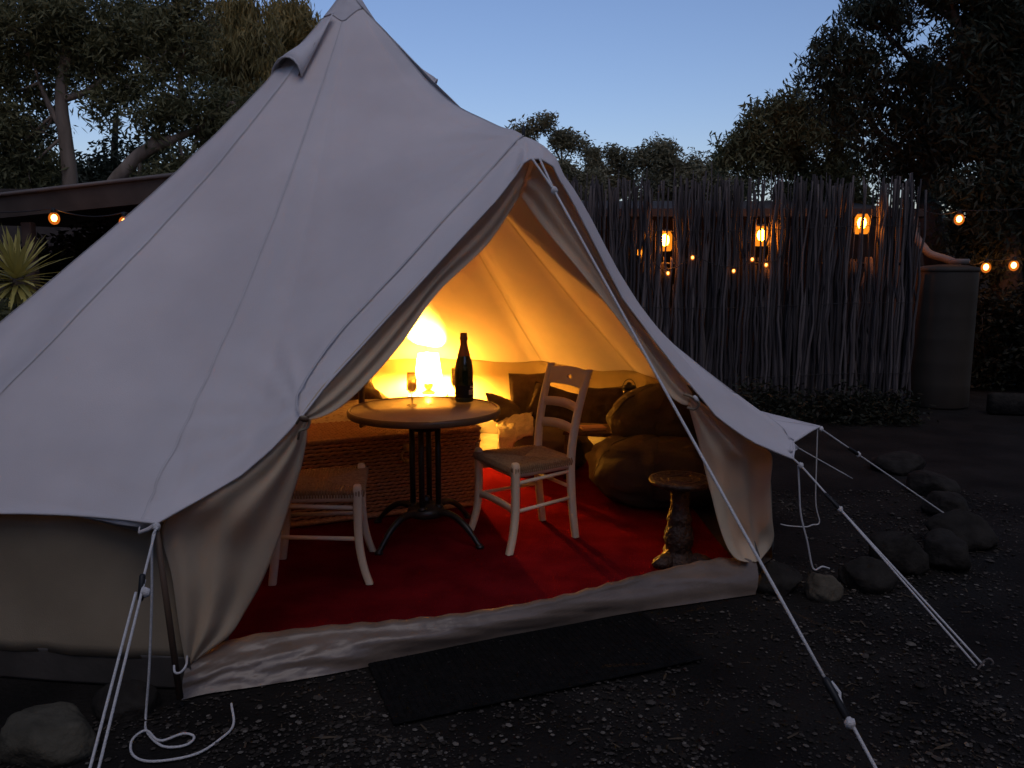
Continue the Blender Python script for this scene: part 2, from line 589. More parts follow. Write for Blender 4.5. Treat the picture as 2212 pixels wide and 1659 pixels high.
# door edges of the roof, from the left corner up over the hood and down to the right corner
LE = vs((-1.177, 2.520, 0.650), (-1.075, 2.580, 0.704), (-0.949, 2.670, 0.775), (-0.859, 2.735, 0.854), (-0.758, 2.800, 0.962), (-0.698, 2.860, 1.050),
        (-0.593, 2.940, 1.170), (-0.484, 3.020, 1.295), (-0.347, 3.120, 1.449), (-0.213, 3.220, 1.603), (-0.069, 3.340, 1.766), (0.012, 3.420, 1.876), (0.043, 3.450, 1.928))
LS = vs((-1.246, 2.600, 0.673), (-1.146, 2.660, 0.730), (-1.024, 2.760, 0.813), (-0.947, 2.830, 0.886), (-0.854, 2.900, 1.000), (-0.801, 2.960, 1.085),
        (-0.691, 3.050, 1.212), (-0.572, 3.140, 1.352), (-0.423, 3.250, 1.522), (-0.284, 3.370, 1.691), (-0.123, 3.520, 1.878), (-0.017, 3.640, 2.013), (0.025, 3.700, 2.067))
TOPE = V3((0.077, 3.460, 1.952))
TOPS = V3((0.055, 3.740, 2.091))
RE = vs((0.118, 3.460, 1.952), (0.175, 3.470, 1.921), (0.291, 3.500, 1.719), (0.393, 3.520, 1.540), (0.491, 3.530, 1.363), (0.633, 3.520, 1.171), (0.752, 3.500, 1.023),
        (0.921, 3.470, 0.841), (1.088, 3.450, 0.716), (1.257, 3.430, 0.648))
RS = vs((0.098, 3.740, 2.071), (0.166, 3.740, 2.011), (0.341, 3.740, 1.729), (0.479, 3.760, 1.496), (0.596, 3.780, 1.321), (0.739, 3.800, 1.146), (0.873, 3.820, 1.020),
        (1.065, 3.840, 0.898), (1.250, 3.880, 0.756), (1.336, 3.860, 0.708))

ROWS = 84
TIE_POINTS = (EL_, G1, G2, TOPS, LE[4])
stations = []           # (curve, is_seam)


def meridian(E, s=0.05):
    """Centre pole top to a plain eave point, with the sag of slack canvas."""
    pts = []
    for u in (0.0, 0.08, 0.25, 0.5, 0.75, 0.93, 1.0):
        rr = 0.02 + 0.98 * u
        z = E.z + (APEX.z - E.z) * ((1 - u) - 2.2 * s * u * (1 - u) * (1.2 - u * .7))
        pts.append(V3((CX + (E.x - CX) * rr, CY + (E.y - CY) * rr, z)))
    return spline(pts, ROWS)


def hung(E, Sh, sag):
    top = APEX + (Sh - APEX) * 0.02
    a = top.lerp(Sh, 0.3)
    b = top.lerp(Sh, 0.65)
    a.z -= sag * 0.95
    b.z -= sag
    return spline([top, a, b, Sh, E], ROWS)


def ridge():
    top = APEX + (TOPS - APEX) * 0.02
    return spline([top, V3((-0.726, 4.650, 2.827)), V3((-0.590, 4.520, 2.662)), V3((-0.411, 4.340, 2.449)), V3((-0.242, 4.160, 2.292)), V3((-0.069, 3.940, 2.172)), TOPS, TOPE], ROWS)


# left corner round to the hood
for i in range(len(LE)):
    t = i / (len(LE) - 1)
    stations.append((hung(LE[i], LS[i], 0.10 + 0.05 * t), i == 0))
stations.append((ridge(), False))
for i in range(len(RE)):
    t = i / (len(RE) - 1)
    stations.append((hung(RE[i], RS[i], 0.16 + 0.06 * math.sin(PI * t)), False))
# eave between the two right corners, then round the back
mid = V3((1.359, 3.740, 0.654))
stations.append((spline([APEX + (TOPS - APEX) * 0.02, V3((-0.251, 4.300, 2.312)), V3((0.408, 4.050, 1.641)), V3((0.862, 4.000, 1.017)), V3((1.324, 3.980, 0.718)), mid], ROWS), False))
first_back = len(stations)
for k in range(NG):
    if k == 0:
        stations.append((spline([APEX + (TOPS - APEX) * 0.02, V3((-0.259, 4.450, 2.337)), V3((0.408, 4.300, 1.651)), V3((0.872, 4.220, 0.997)), V3((1.359, 4.180, 0.705)), G2], ROWS), True))
    else:
        stations.append((meridian(back_eaves[k], 0.11 if k in (1, 2) else 0.105), True))
NST = len(stations)

cols = []
seam_cols = []
for si in range(NST):
    A, sm = stations[si]
    B, _ = stations[(si + 1) % NST]
    back = si >= first_back
    m = 8 if back else 4
    if sm:
        seam_cols.append(len(cols))
    for j in range(m):
        f = j / m
        col = []
        for i in range(ROWS):
            p = A[i].lerp(B[i], f)
            if back and j:
                t = i / (ROWS - 1)
                c = 4 * f * (1 - f)
                inward = V3((CX - p.x, CY - p.y, 0)) * (0.020 * c * t)       # eaves scallop inwards between the corners
                p = p + inward
                p.z += 0.012 * c * t ** 6 - 0.008 * c * math.sin(PI * t)
            dz = 0.007 * nz(p, 1.7, 4.0) + 0.0025 * nz((p.x * 2, p.y * 2, p.z * 7), 1.5, 9.0)
            for tp in TIE_POINTS:
                d = (p - tp).length
                if d < 1.6:
                    a = math.atan2((p - tp).z * 1.6, (p - tp).x - .6 * (p - tp).y)
                    dz += 0.012 * math.exp(-d / .45) * min(1, d / .10) * math.sin(a * 17 + 2.0 * nz((a * 2, d * 2, 0), 1.0, tp.x))
            out_ = V3((p.x - CX, p.y - CY, .9)).normalized()
            p = p + out_ * (dz * min(1, i / 14))
            col.append(p)
        cols.append(col)
mb = MB()
mb.grid([[cols[c][i] for c in range(len(cols))] for i in range(ROWS)], wrap=True)
roof = build('roof_canvas', mb, M['canvas'], TENT)


def strip_on(curve, width, off, mb):
    """A flat felled seam lying just proud of the canvas."""
    for sgn in (1,):
        prev = None
        L, Rr = [], []
        k = len(curve)
        for i in range(k):
            d = (curve[min(i + 1, k - 1)] - curve[max(i - 1, 0)]).normalized()
            out = V3((curve[i].x - CX, curve[i].y - CY, 0.9)).normalized()
            side = d.cross(out).normalized()
            nrm = side.cross(d).normalized()
            c = curve[i] + nrm * off
            w = width * 0.5 * min(1, 0.35 + i / 24)
            L.append((c - side * w, c + nrm * 0.002, c + side * w))
        mb.grid(L)


# the raised felled seams (those round the back show inside)
for ci in seam_cols:
    m2 = MB()
    strip_on(cols[ci][2:], 0.011, 0.0014, m2)
    strip_on(cols[ci][1:], 0.016, -0.004, m2)
    build('seam', m2, M['canvas_seam'], roof)
# seam following the leg of the door frame down both sides of the hood
for C in (spline([LE[4] + V3((-.01, -.004, .012)), LE[4].lerp(LS[5], .55) + V3((-.004, -.004, .006))] + [p for p in LS[6:]] + [TOPS], 40),):
    m2 = MB()
    L = []
    for i in range(len(C)):
        d = (C[min(i + 1, len(C) - 1)] - C[max(i - 1, 0)]).normalized()
        nrm = V3((-0.5, -0.75, 0.45)).normalized()
        side = d.cross(nrm).normalized()
        c = C[i] + nrm * 0.007
        L.append((c - side * .006, c + nrm * .001, c + side * .006))
    m2.grid(L)
    build('seam', m2, M['canvas_seam'], roof)
# seam half-way over the left panel
c1 = cols[0]
# hem rope sewn into the edge of the roof
edge = [cols[c][ROWS - 1] for c in range(len(cols))]
m2 = MB()
m2.tube(edge + [edge[0]], 0.0055, 5, cap=False)
build('hem', m2, M['canvas'], roof)

# leather-like cap over the pole top
m2 = MB()
capP = []
for t, ex in ((0.0, 0.015), (0.35, 0.010), (0.7, 0.008), (1.0, 0.007)):
    row = []
    for ci in range(0, len(cols), 4):
        f_ = 0.8 + t * 3.4
        i = int(f_)
        p = cols[ci][i].lerp(cols[ci][i + 1], f_ - i)
        o_ = V3((p.x - CX, p.y - CY, 0.5)).normalized()
        row.append(p + o_ * ex)
    capP.append(row)
top = APEX + V3((0, 0, 0.04))
m2.grid(capP, wrap=True)
nn = len(capP[0])
m2.add([top] + capP[0], [(0, 1 + j, 1 + (j + 1) % nn) for j in range(nn)])
build('peak_cap', m2, M['cap'], TENT)
# centre pole inside
m2 = MB()
m2.tube([(CX, CY, 0.02), (CX, CY, 3.0)], 0.019, 12)
build('centre_pole', m2, M['gutter'], TENT)
# frame of the doorway: two legs meeting under the hood, with the spike that carries the canvas
m2 = MB()
hp = TOPS + V3((0.0, 0.0, -0.03))
m2.tube(spline([V3((-1.10, 2.80, 0.03)), V3((-0.955, 2.900, 0.761)), V3((-0.832, 2.990, 0.949)), V3((-0.564, 3.130, 1.242)), V3((-0.229, 3.420, 1.645)), hp], 30), 0.014, 8)
build('frame_leg', m2, M['gutter'], TENT)
m2 = MB()
m2.tube(spline([V3((1.22, 3.66, 0.03)), V3((0.951, 3.700, 0.722)), V3((0.645, 3.720, 1.153)), V3((0.355, 3.740, 1.618)), hp], 30), 0.014, 8)
build('frame_leg', m2, M['gutter'], TENT)
m2 = MB()
m2.tube([hp, V3((0.053, 3.740, 2.098)), V3((0.053, 3.740, 2.137))], (0.008, 0.008, 0.006), 8)
build('spike', m2, M['black'], TENT)


# vent cowls near the peak
def cowl(base_l, base_r, topp, root, inner_pull):
    bl, br, tp, rt = V3(base_l), V3(base_r), V3(topp), V3(root)
    mid = (bl + br) / 2
    rows = []
    arch = []
    for j in range(13):
        t = PI * j / 12
        arch.append(mid + (bl - mid) * math.cos(t) + (tp - mid) * math.sin(t))
    for i in range(10):
        f = i / 9
        w = f ** 0.75
        row = []
        for j, p in enumerate(arch):
            t = PI * j / 12
            b = rt.lerp(p, f)
            basep = rt.lerp(bl.lerp(br, j / 12), f)
            row.append(basep.lerp(b, min(1, 0.35 + 0.75 * f)))
        rows.append(row)
    m = MB()
    m.grid(rows)
    c = build('vent_cowl', m, M['canvas'], TENT, solid=0.004)
    m = MB()
    m.tube(arch, 0.006, 6)
    build('rim', m, M['canvas'], c)
    m = MB()
    pull = V3(inner_pull)
    m.grid([[bl.lerp(br, j / 8) + pull * (0.2) for j in range(9)], [rt.lerp(bl.lerp(br, j / 8), .55) + pull * .6 for j in range(9)]])
    build('net', m, M['mesh_net'], c)


cowl((-1.378, 4.720, 2.529), (-1.108, 4.340, 2.496), (-1.229, 4.420, 2.610), (-0.987, 4.620, 2.901), (-.01, -.02, 0.03))
cowl((-0.442, 4.450, 2.455), (-0.466, 4.800, 2.521), (-0.420, 4.600, 2.537), (-0.606, 4.620, 2.691), (.01, 0.0, 0.02))

# walls
wall_pts_top, wall_pts_bot = [], []
for k in range(NG + 1):
    E = back_eaves[k]
    d = V3((E.x - CX, E.y - CY, 0))
    q = d.length
    d.normalize()
    wall_pts_top.append(V3((E.x, E.y, E.z)) - d * 0.085 + V3((0, 0, 0.075)))
    b = V3((CX, CY, 0)) + d * (q - 0.13)
    wall_pts_bot.append(b)
wr_top = V3((1.237, 3.660, 0.606))
wall_pts_top[0] = V3((wr_top.x + .10, 4.10, 0.66))
wall_pts_bot[0] = V3((1.42, 4.12, 0))
wall_pts_top[NG] = V3((-1.203, 2.620, 0.637))
wall_pts_bot[NG] = V3((-1.135, 2.62, 0))
wall_pts_bot[NG - 1] = V3((-2.25, 2.76, 0))
wall_pts_top[NG - 1] = V3((-2.27, 2.80, .64))
wall_pts_top.insert(0, wr_top)
wall_pts_bot.insert(0, V3((1.347, 3.900, 0.022)) * 1.0)
wall_pts_bot[0].z = 0


def wall_piece(z0f, z1f, name, m, k0, k1, wav):
    mb = MB()
    P = []
    nr = 12
    for i in range(nr + 1):
        f = z0f + (z1f - z0f) * i / nr
        row = []
        for k in range(k0, k1):
            mm = 10
            for j in range(mm + (1 if k == k1 - 1 else 0)):
                g = j / mm
                tp = wall_pts_top[k].lerp(wall_pts_top[k + 1], g)
                bt = wall_pts_bot[k].lerp(wall_pts_bot[k + 1], g)
                p = bt.lerp(tp, f)
                w = wav * (nz((p.x * 3.0 + p.z * 1.3, p.y * 3.0, p.z * .6), 1.0, 2.0) + .5 * nz((p.x * 8 + p.z * 4, p.y * 8, p.z * 2), 1.0, 5.0))
                out = V3((p.x - CX, p.y - CY, 0)).normalized()
                row.append(p + out * w)
        P.append(row)
    mb.grid(P)
    return build(name, mb, m, TENT, solid=0.003)


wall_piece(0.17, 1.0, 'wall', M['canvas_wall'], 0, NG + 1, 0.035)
wall_piece(0.0, 0.19, 'groundsheet_edge', M['pvc_dark'], 0, NG + 1, 0.02)


# door flaps
def flap(A, B, rows, cs, folds, amp, name, m, bulge=(0, 0, 0), seed=1.0, gather=(0.0, 1.0)):
    A = spline(A, rows)
    B = spline(B, rows)
    P = []
    for i in range(rows):
        t = i / (rows - 1)
        g = gather[0] + (gather[1] - gather[0]) * t
        row = []
        for j in range(cs):
            w = j / (cs - 1)
            p = A[i].lerp(B[i], w)
            e = math.sin(PI * w)
            d = amp * g * (math.sin(2 * PI * folds * w + 1.2 * nz((t * 2, w, 0), 1.3, seed)) + 0.8 * nz((t * 1.5, w * 5, 0), 1.0, seed + 3)) * (0.25 + 0.75 * e)
            wd = (B[i] - A[i]).length
            k = min(1.0, wd / 0.15)
            p = p + V3((0.25, -1.0, 0.25)) * (d * k) + V3(bulge) * (e * t * (1 - t) * 4)
            row.append(p)
        P.append(row)
    mb = MB()
    mb.grid(P)
    return build(name, mb, m, TENT, solid=0.003)


pull = V3((-0.004, 0.014, 0.006))
A = [TOPE + V3((0, .05, -.01))] + [p + pull for p in reversed(LE[4:])]
B = vs((0.028, 3.500, 1.792), (-0.109, 3.360, 1.583), (-0.301, 3.200, 1.390), (-0.431, 3.070, 1.198), (-0.552, 2.960, 1.056), (-0.642, 2.900, 0.974), (-0.708, 2.860, 0.943), (-0.748, 2.830, 0.940))
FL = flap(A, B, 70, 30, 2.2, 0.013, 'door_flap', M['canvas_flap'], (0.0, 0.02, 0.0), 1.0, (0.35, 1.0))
A = [p + V3((0.008, 0.03, 0.0)) for p in reversed(LE[1:5])] + vs((-1.196, 2.600, 0.616), (-1.176, 2.600, 0.425), (-1.166, 2.610, 0.233), (-1.156, 2.620, 0.090))
B = vs((-0.751, 2.840, 0.941), (-0.762, 2.850, 0.852), (-0.784, 2.850, 0.756), (-0.824, 2.840, 0.634), (-0.873, 2.820, 0.480), (-0.929, 2.790, 0.338), (-0.986, 2.760, 0.234), (-1.035, 2.720, 0.159), (-1.142, 2.660, 0.090))
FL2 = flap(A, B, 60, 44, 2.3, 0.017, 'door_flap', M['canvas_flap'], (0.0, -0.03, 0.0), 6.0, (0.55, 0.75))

A = [TOPE + V3((0.02, .06, -.01))] + [p + V3((0.0, .05, 0)) for p in RE[1:7]] + vs((0.820, 3.540, 0.926))
B = vs((0.037, 3.540, 1.801), (0.131, 3.530, 1.673), (0.291, 3.520, 1.487), (0.463, 3.520, 1.279), (0.593, 3.520, 1.102), (0.698, 3.520, 0.938), (0.764, 3.520, 0.883), (0.805, 3.530, 0.872))
flap(A, B, 60, 26, 2.2, 0.013, 'door_flap', M['canvas_flap'], (0.0, 0.03, 0.0), 9.0, (0.8, 1.0))
A = vs((0.814, 3.540, 0.922), (0.952, 3.540, 0.819), (1.136, 3.560, 0.685), (1.237, 3.660, 0.606), (1.257, 3.720, 0.442), (1.301, 3.800, 0.253), (1.332, 3.860, 0.111), (1.187, 3.620, 0.099))
B = vs((0.802, 3.540, 0.879), (0.847, 3.550, 0.742), (0.891, 3.550, 0.578), (0.928, 3.540, 0.437), (0.957, 3.520, 0.321), (0.995, 3.500, 0.216), (1.037, 3.490, 0.160), (1.088, 3.500, 0.140))
flap(A, B, 50, 30, 2.6, 0.018, 'door_flap', M['canvas_flap'], (0.0, -0.03, 0.0), 12.0, (0.7, 0.9))


# toggles and ties that hold the flaps back
def toggle(c, r, axis, mm):
    m = MB()
    a = V3(axis).normalized()
    c = V3(c)
    m.tube([c - a * r * 1.6, c - a * r * 1.2, c, c + a * r * 1.2, c + a * r * 1.6], (r * .5, r * .8, r, r * .8, r * .5), 8)
    build('toggle', m, mm, TENT)


toggle((-0.744, 2.765, 0.955), 0.011, (1, 0.1, -.3), M['dark_wood'])
toggle((0.819, 3.460, 0.914), 0.011, (0.7, 0.1, -.9), M['rope'])
m = MB()
m.tube(spline(vs((-0.778, 2.790, 0.934), (-0.749, 2.760, 0.965), (-0.729, 2.780, 0.947), (-0.736, 2.780, 0.919), (-0.760, 2.770, 0.912), (-0.777, 2.800, 0.875)), 20), 0.005, 6)
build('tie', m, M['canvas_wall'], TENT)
m = MB()
m.tube(spline(vs((0.775, 3.500, 0.928), (0.804, 3.460, 0.922), (0.834, 3.460, 0.893), (0.819, 3.480, 0.864), (0.787, 3.490, 0.871)), 18), 0.006, 6)
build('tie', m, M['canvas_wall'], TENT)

# sill of the doorway, the turned-up edge of the groundsheet
bot = vs((-1.148, 2.549, 0.004), (-1.071, 2.591, 0.004), (-0.907, 2.641, 0.004), (-0.619, 2.747, 0.004), (-0.093, 2.979, 0.004), (0.428, 3.219, 0.004), (0.818, 3.352, 0.004), (1.121, 3.449, 0.004))
topc = vs((-1.164, 2.630, 0.088), (-1.099, 2.700, 0.101), (-0.991, 2.760, 0.120), (-0.733, 2.830, 0.126), (-0.439, 2.880, 0.129), (-0.135, 2.980, 0.121), (0.191, 3.120, 0.120), (0.621, 3.360, 0.129), (0.955, 3.510, 0.139), (1.154, 3.560, 0.127))
NB = 90
bot = spline(bot, NB)
topc = spline(topc, NB)
P = []
for i in range(15):
    f = i / 14
    row = []
    for k in range(NB):
        p = bot[k].lerp(topc[k], f)
        s_ = k / (NB - 1)
        w = 0.010 * nz((s_ * 9 + f * 2.5, f * 2.2, 0), 1.0, 7.0) + 0.005 * nz((s_ * 30 + f * 9, f * 4, 0), 1.0, 2.0)
        cr = math.exp(-((s_ - .12) / .13) ** 2)
        w += cr * 0.018 * nz((s_ * 40 - f * 14, f * 5 + s_ * 20, 0), 1.0, 11.0)
        w += 0.022 * math.sin(PI * f) * (0.6 + .6 * nz((s_ * 3, 0, 0), 1.0, 5.0))
        p = p + V3((0.25, -0.9, 0.45)) * w * (0.25 + math.sin(PI * f))
        if i == 14:
            p.z += 0.004 * math.sin(s_ * 130) * (1 if k % 2 else .5)
        row.append(p)
    P.append(row)
# fold back inwards
P.append([p + V3((-0.01, 0.03, 0.002)) for p in P[-1]])
P.append([p + V3((-0.03, 0.10, -0.05)) for p in P[-2]])
mb = MB()
mb.grid(P)
build('door_sill', mb, M['pvc'], TENT)
# groundsheet
mb = MB()
ring = [V3((p.x, p.y, 0.008)) for p in wall_pts_bot] + [V3((-0.6, 2.90, 0.008)), V3((0.2, 3.2, 0.008)), V3((1.05, 3.55, .008))]
ctr = V3((CX, CY, 0.008))
mb.add([ctr] + ring, [(0, 1 + i, 1 + (i + 1) % len(ring)) for i in range(len(ring))])
build('groundsheet', mb, M['pvc_dark'], TENT, smooth=False)
# corner pole
m = MB()
m.tube([V3((-1.173, 2.500, 0.641)), V3((-1.130, 2.500, 0.039))], (0.010, 0.012), 8)
build('corner_pole', m, M['pole_wood'], TENT)

# ------------------------------------------------------------------ guy ropes and pegs
def rope(name, lines, label, group=None, sliders=(), knots=(), r=0.0045, cat='rope'):
    loc = V3(lines[0][-1])
    t = thing(name, label, cat, loc, 0, group)
    for L in lines:
        m = MB()
        n = max(8, len(L) * 6)
        m.tube(spline(L, n), r, 6)
        build('cord', m, M['rope'], t)
    for (a, b) in sliders:
        m = MB()
        a, b = V3(a), V3(b)
        d = (b - a)
        m.tube([a, a.lerp(b, .08), a.lerp(b, .92), b], (r * 1.3, r * 2.2, r * 2.2, r * 1.3), 8)
        build('slider', m, M['black'], t)
    for c in knots:
        c = V3(c)
        m = blob(r * 2.9, r * 2.6, r * 3.4, 10, 8, lambda u, p: p * (1 + .35 * nz(u, 2.2, c.x)), c)
        build('knot', m, M['rope'], t)
    return t


def peg(p, lean, label):
    p = V3(p)
    t = thing('tent_peg', label, 'tent peg', p)
    d = V3(lean).normalized()
    m = MB()
    m.tube([p - d * .12, p + d * .03], (0.003, 0.004), 6)
    build('shaft', m, M['gutter'], t)
    m = MB()
    tip = p + d * .03
    m.tube(spline([tip, tip + V3((0.012, -.008, .010)), tip + V3((.022, -.014, -.004)), tip + V3((.016, -.01, -.016))], 8), .004, 6)
    build('hook', m, M['gutter'], t)


# door guy, from the hood down to the near right
top = V3((0.129, 3.420, 1.903))
pegp = V3((1.060, 1.900, 0.000))
A0 = lambda f: top.lerp(pegp, f)


def at_line(a, b, v_frac):
    return a.lerp(b, v_frac)


kn = A0(0.05)
sl0, sl1 = A0(0.843), A0(0.875)
rope('guy_rope', [[V3((0.087, 3.455, 1.951)), kn], [V3((0.118, 3.455, 1.951)), kn], [kn, sl0], [sl0 + V3((.012, 0, 0)), A0(.86) + V3((.016, 0, .006)), sl1 + V3((.006, 0, 0)), pegp]],
     'long white guy rope from the hood over the doorway to the near ground', 'guy ropes of the tent', [(A0(.838), A0(.885))], [kn, A0(.889)], r=0.0052)
# left guy
a, b = V3((-1.172, 2.500, 0.644)), V3((-1.131, 1.841, 0.000))
s0, s1 = a.lerp(b, .20), a.lerp(b, .245)
rope('guy_rope', [[a, s0], [s0 + V3((.006, 0, 0)), b + V3((.012, 0, 0))], [s1 + V3((-.012, 0, 0)), b + V3((-.014, 0, 0))]],
     'doubled white guy rope running down from the front left eave corner', 'guy ropes of the tent', [(s0 + V3((.0, 0, .02)), s1 + V3((0, 0, -.03)))], [a, s1 + V3((.02, 0, .0))], r=0.0045)
# right corner guy
a, b = V3((1.284, 3.410, 0.622)), V3((1.759, 2.773, 0.012))
s0, s1 = a.lerp(b, .16), a.lerp(b, .25)
rope('guy_rope', [[G1, a], [a, s0], [s0, b + V3((.012, 0, 0))], [s1, b + V3((-.016, 0.0, 0))]],
     'doubled guy rope from the lower right eave corner to a hooked peg', 'guy ropes of the tent', [(s0 - V3((.005, 0, 0)), s1)], [a, s1], r=0.0042)
peg(b, (.3, -.3, .9), 'bent metal peg holding the doubled guy rope in the gravel')
a, b = V3((1.645, 4.110, 0.645)), V3((2.643, 4.495, 0.000))
s0, s1 = a.lerp(b, .18), a.lerp(b, .25)
rope('guy_rope', [[G2, a], [a, s0], [s0, b]], 'single guy rope from the pointed far right eave corner', 'guy ropes of the tent', [(s0, s1)], [a, s1], r=0.0045)
E3 = back_eaves[1]
rope('guy_rope', [[E3, V3((2.448, 5.501, 0.000))]], 'short guy rope showing beneath the flared right eave corner', 'guy ropes of the tent', r=0.0045)
# slack cords
rope('slack_cord', [spline(vs((-1.164, 2.490, 0.644), (-1.177, 2.475, 0.602), (-1.185, 2.460, 0.402), (-1.205, 2.450, 0.163), (-1.222, 2.440, 0.004), (-1.176, 2.352, 0.006), (-1.093, 2.277, 0.006), (-1.025, 2.282, 0.006), (-1.014, 2.326, 0.006), (-1.055, 2.338, 0.010), (-1.111, 2.297, 0.012),
                              (-1.181, 2.353, 0.012), (-1.204, 2.306, 0.006), (-1.163, 2.230, 0.006), (-1.090, 2.200, 0.006), (-0.977, 2.234, 0.006), (-0.926, 2.319, 0.006), (-0.914, 2.396, 0.006), (-0.959, 2.506, 0.015)), 90)],
     'slack pale cord hanging from the left eave corner and coiled on the gravel', cat='cord', r=0.0042)
rope('slack_cord', [spline(vs((-1.130, 2.470, 0.173), (-1.119, 2.450, 0.160), (-1.101, 2.450, 0.159), (-1.090, 2.470, 0.173), (-1.124, 2.560, 0.159)), 20)],
     'small loop of white cord around the foot of the corner pole', cat='cord', r=0.004)
rope('slack_cord', [spline(vs((1.275, 3.420, 0.623), (1.284, 3.420, 0.536), (1.299, 3.420, 0.397), (1.335, 3.420, 0.267), (1.369, 3.420, 0.140), (1.409, 3.420, 0.149), (1.447, 3.430, 0.136)), 40)],
     'loose white cord hanging from the lower right eave corner onto the rocks', cat='cord', r=0.004)
rope('slack_cord', [spline(vs((1.625, 4.110, 0.650), (1.629, 4.110, 0.499), (1.638, 4.110, 0.243), (1.664, 4.110, 0.132), (1.621, 4.100, 0.120), (1.579, 4.080, 0.116), (1.484, 4.060, 0.128), (1.436, 4.060, 0.138)), 50)],
     'thin loose cord hanging from the pointed far right eave corner', cat='cord', r=0.0035)

# ------------------------------------------------------------------ rug
mb = MB()
P = []
poly_l = [(-1.55, 3.05), (-1.9, 6.0)]
for i in range(50):
    f = i / 49
    row = []
    for k in range(60):
        g = k / 59
        p0 = V3((-1.12, 2.70, 0)).lerp(V3((-0.35, 2.95, 0)), min(1, g / .33)) if g < .33 else V3((-0.35, 2.95, 0)).lerp(V3((1.13, 3.62, 0)), (g - .33) / .67)
        p1 = V3((-2.1, 6.0, 0)).lerp(V3((0.75, 6.3, 0)), g)
        if g > .55:
            p1 = p1.lerp(V3((1.2, 5.6, 0)), (g - .55) / .45 * .8)
        p = p0.lerp(p1, f)
        p.z = 0.020 + 0.006 * nz(p, 3.2, 2) + 0.003 * nz(p, 11, 4)
        row.append(p)
    P.append(row)
mb.grid(P)
tag(build('red_rug', mb, M['rug']), 'deep red pile rug covering the floor inside the tent', 'rug')
FZ = 0.022

# ------------------------------------------------------------------ wicker chest
def weave(origin, ux, uz, w, h, rows, spacing, nrm, mb, amp=0.0032):
    rows = max(3, int(rows * .95))
    spacing *= .8
    nc = int(w / spacing * 2)
    for r_ in range(rows):
        z0 = h * r_ / rows
        z1 = h * (r_ + .86) / rows
        P = []
        for zz, bul in ((z0, -0.002), (z0 * .7 + z1 * .3, 0.005), (z0 * .3 + z1 * .7, .005), (z1, -0.002)):
            row = []
            for i in range(nc + 1):
                x = w * i / nc
                o_ = amp * math.sin(PI * i + r_ * PI + PI / 2) + bul
                row.append(origin + ux * x + uz * (zz + .002 * math.sin(i * 1.7 + r_)) + nrm * o_)
            P.append(row)
        mb.grid(P)


CH = thing('wicker_chest', 'long brown wicker chest with a hinged lid behind the round table', 'chest', (-0.83, 4.80, FZ), R(22.6))
cw, cdp, chh = 1.22, 0.52, 0.395
ux, uy, uz = V3((1, 0, 0)), V3((0, 1, 0)), V3((0, 0, 1))
mb = MB()
mb.box((-.05, 0, chh / 2 + .01), (cw - .03, cdp - .03, chh), bev=.01)
build('body', mb, M['wicker_dark'], CH, world=False)
mb = MB()
weave(V3((-cw / 2 - .05, -cdp / 2, .02)), ux, uz, cw, chh - .01, 19, 0.045, -uy, mb)
build('front_weave', mb, M['wicker'], CH, smooth=False, world=False)
mb = MB()
weave(V3((cw / 2 - .05, -cdp / 2, .02)), uy, uz, cdp, chh - .01, 19, 0.045, ux, mb)
build('side_weave', mb, M['wicker'], CH, smooth=False, world=False)
lid = MB()
lid.box((-.05, 0, chh + .055), (cw + .015, cdp + .015, .085), bev=.012)
lidO = build('lid', lid, M['wicker_dark'], CH, world=False)
mb = MB()
weave(V3((-cw / 2 - .06, -cdp / 2 - .012, chh + .012)), ux, uz, cw + .02, .088, 5, 0.045, -uy, mb)
weave(V3((cw / 2 - .04, -cdp / 2 - .012, chh + .012)), uy, uz, cdp + .02, .088, 5, 0.045, ux, mb)
weave(V3((-cw / 2 - .06, -cdp / 2 - .012, chh + .099)), ux, uy, cw + .02, cdp + .024, 22, 0.045, uz, mb, amp=.003)
build('weave', mb, M['wicker'], lidO, smooth=False, world=False)
mb = MB()
for (x0, y0, x1, y1, z) in ((-cw / 2 - .06, -cdp / 2 - .012, cw / 2 - .04, -cdp / 2 - .012, chh + .10), (cw / 2 - .04, -cdp / 2 - .012, cw / 2 - .04, cdp / 2 + .012, chh + .10)):
    mb.tube([(x0, y0, z), (x1, y1, z)], .011, 8)
build('braided_rim', mb, M['braid'], lidO, world=False)
mb = MB()
for sx in (-cw / 2 - .05, cw / 2 - .05):
    mb.tube([(sx, -cdp / 2 - .004, .0), (sx, -cdp / 2 - .004, chh + .01)], .013, 8)
mb.tube([(-cw / 2 - .05, -cdp / 2 - .004, .018), (cw / 2 - .05, -cdp / 2 - .004, .018)], .014, 8)
build('edging', mb, M['braid'], CH, world=False)
mb = MB()
lx = 0.10
mb.tube([(lx + .03 * math.cos(t), -cdp / 2 - .022, chh - .03 + .034 * math.sin(t)) for t in np.linspace(0, 2 * PI, 17)], .007, 6)
mb.box((lx, -cdp / 2 - .020, chh + .020), (.035, .014, .05), bev=.004)
mb.tube([(lx, -cdp / 2 - .03, chh - .075), (lx, -cdp / 2 - .03, chh - .045)], .012, 8)
build('latch', mb, M['brass'], CH, world=False)

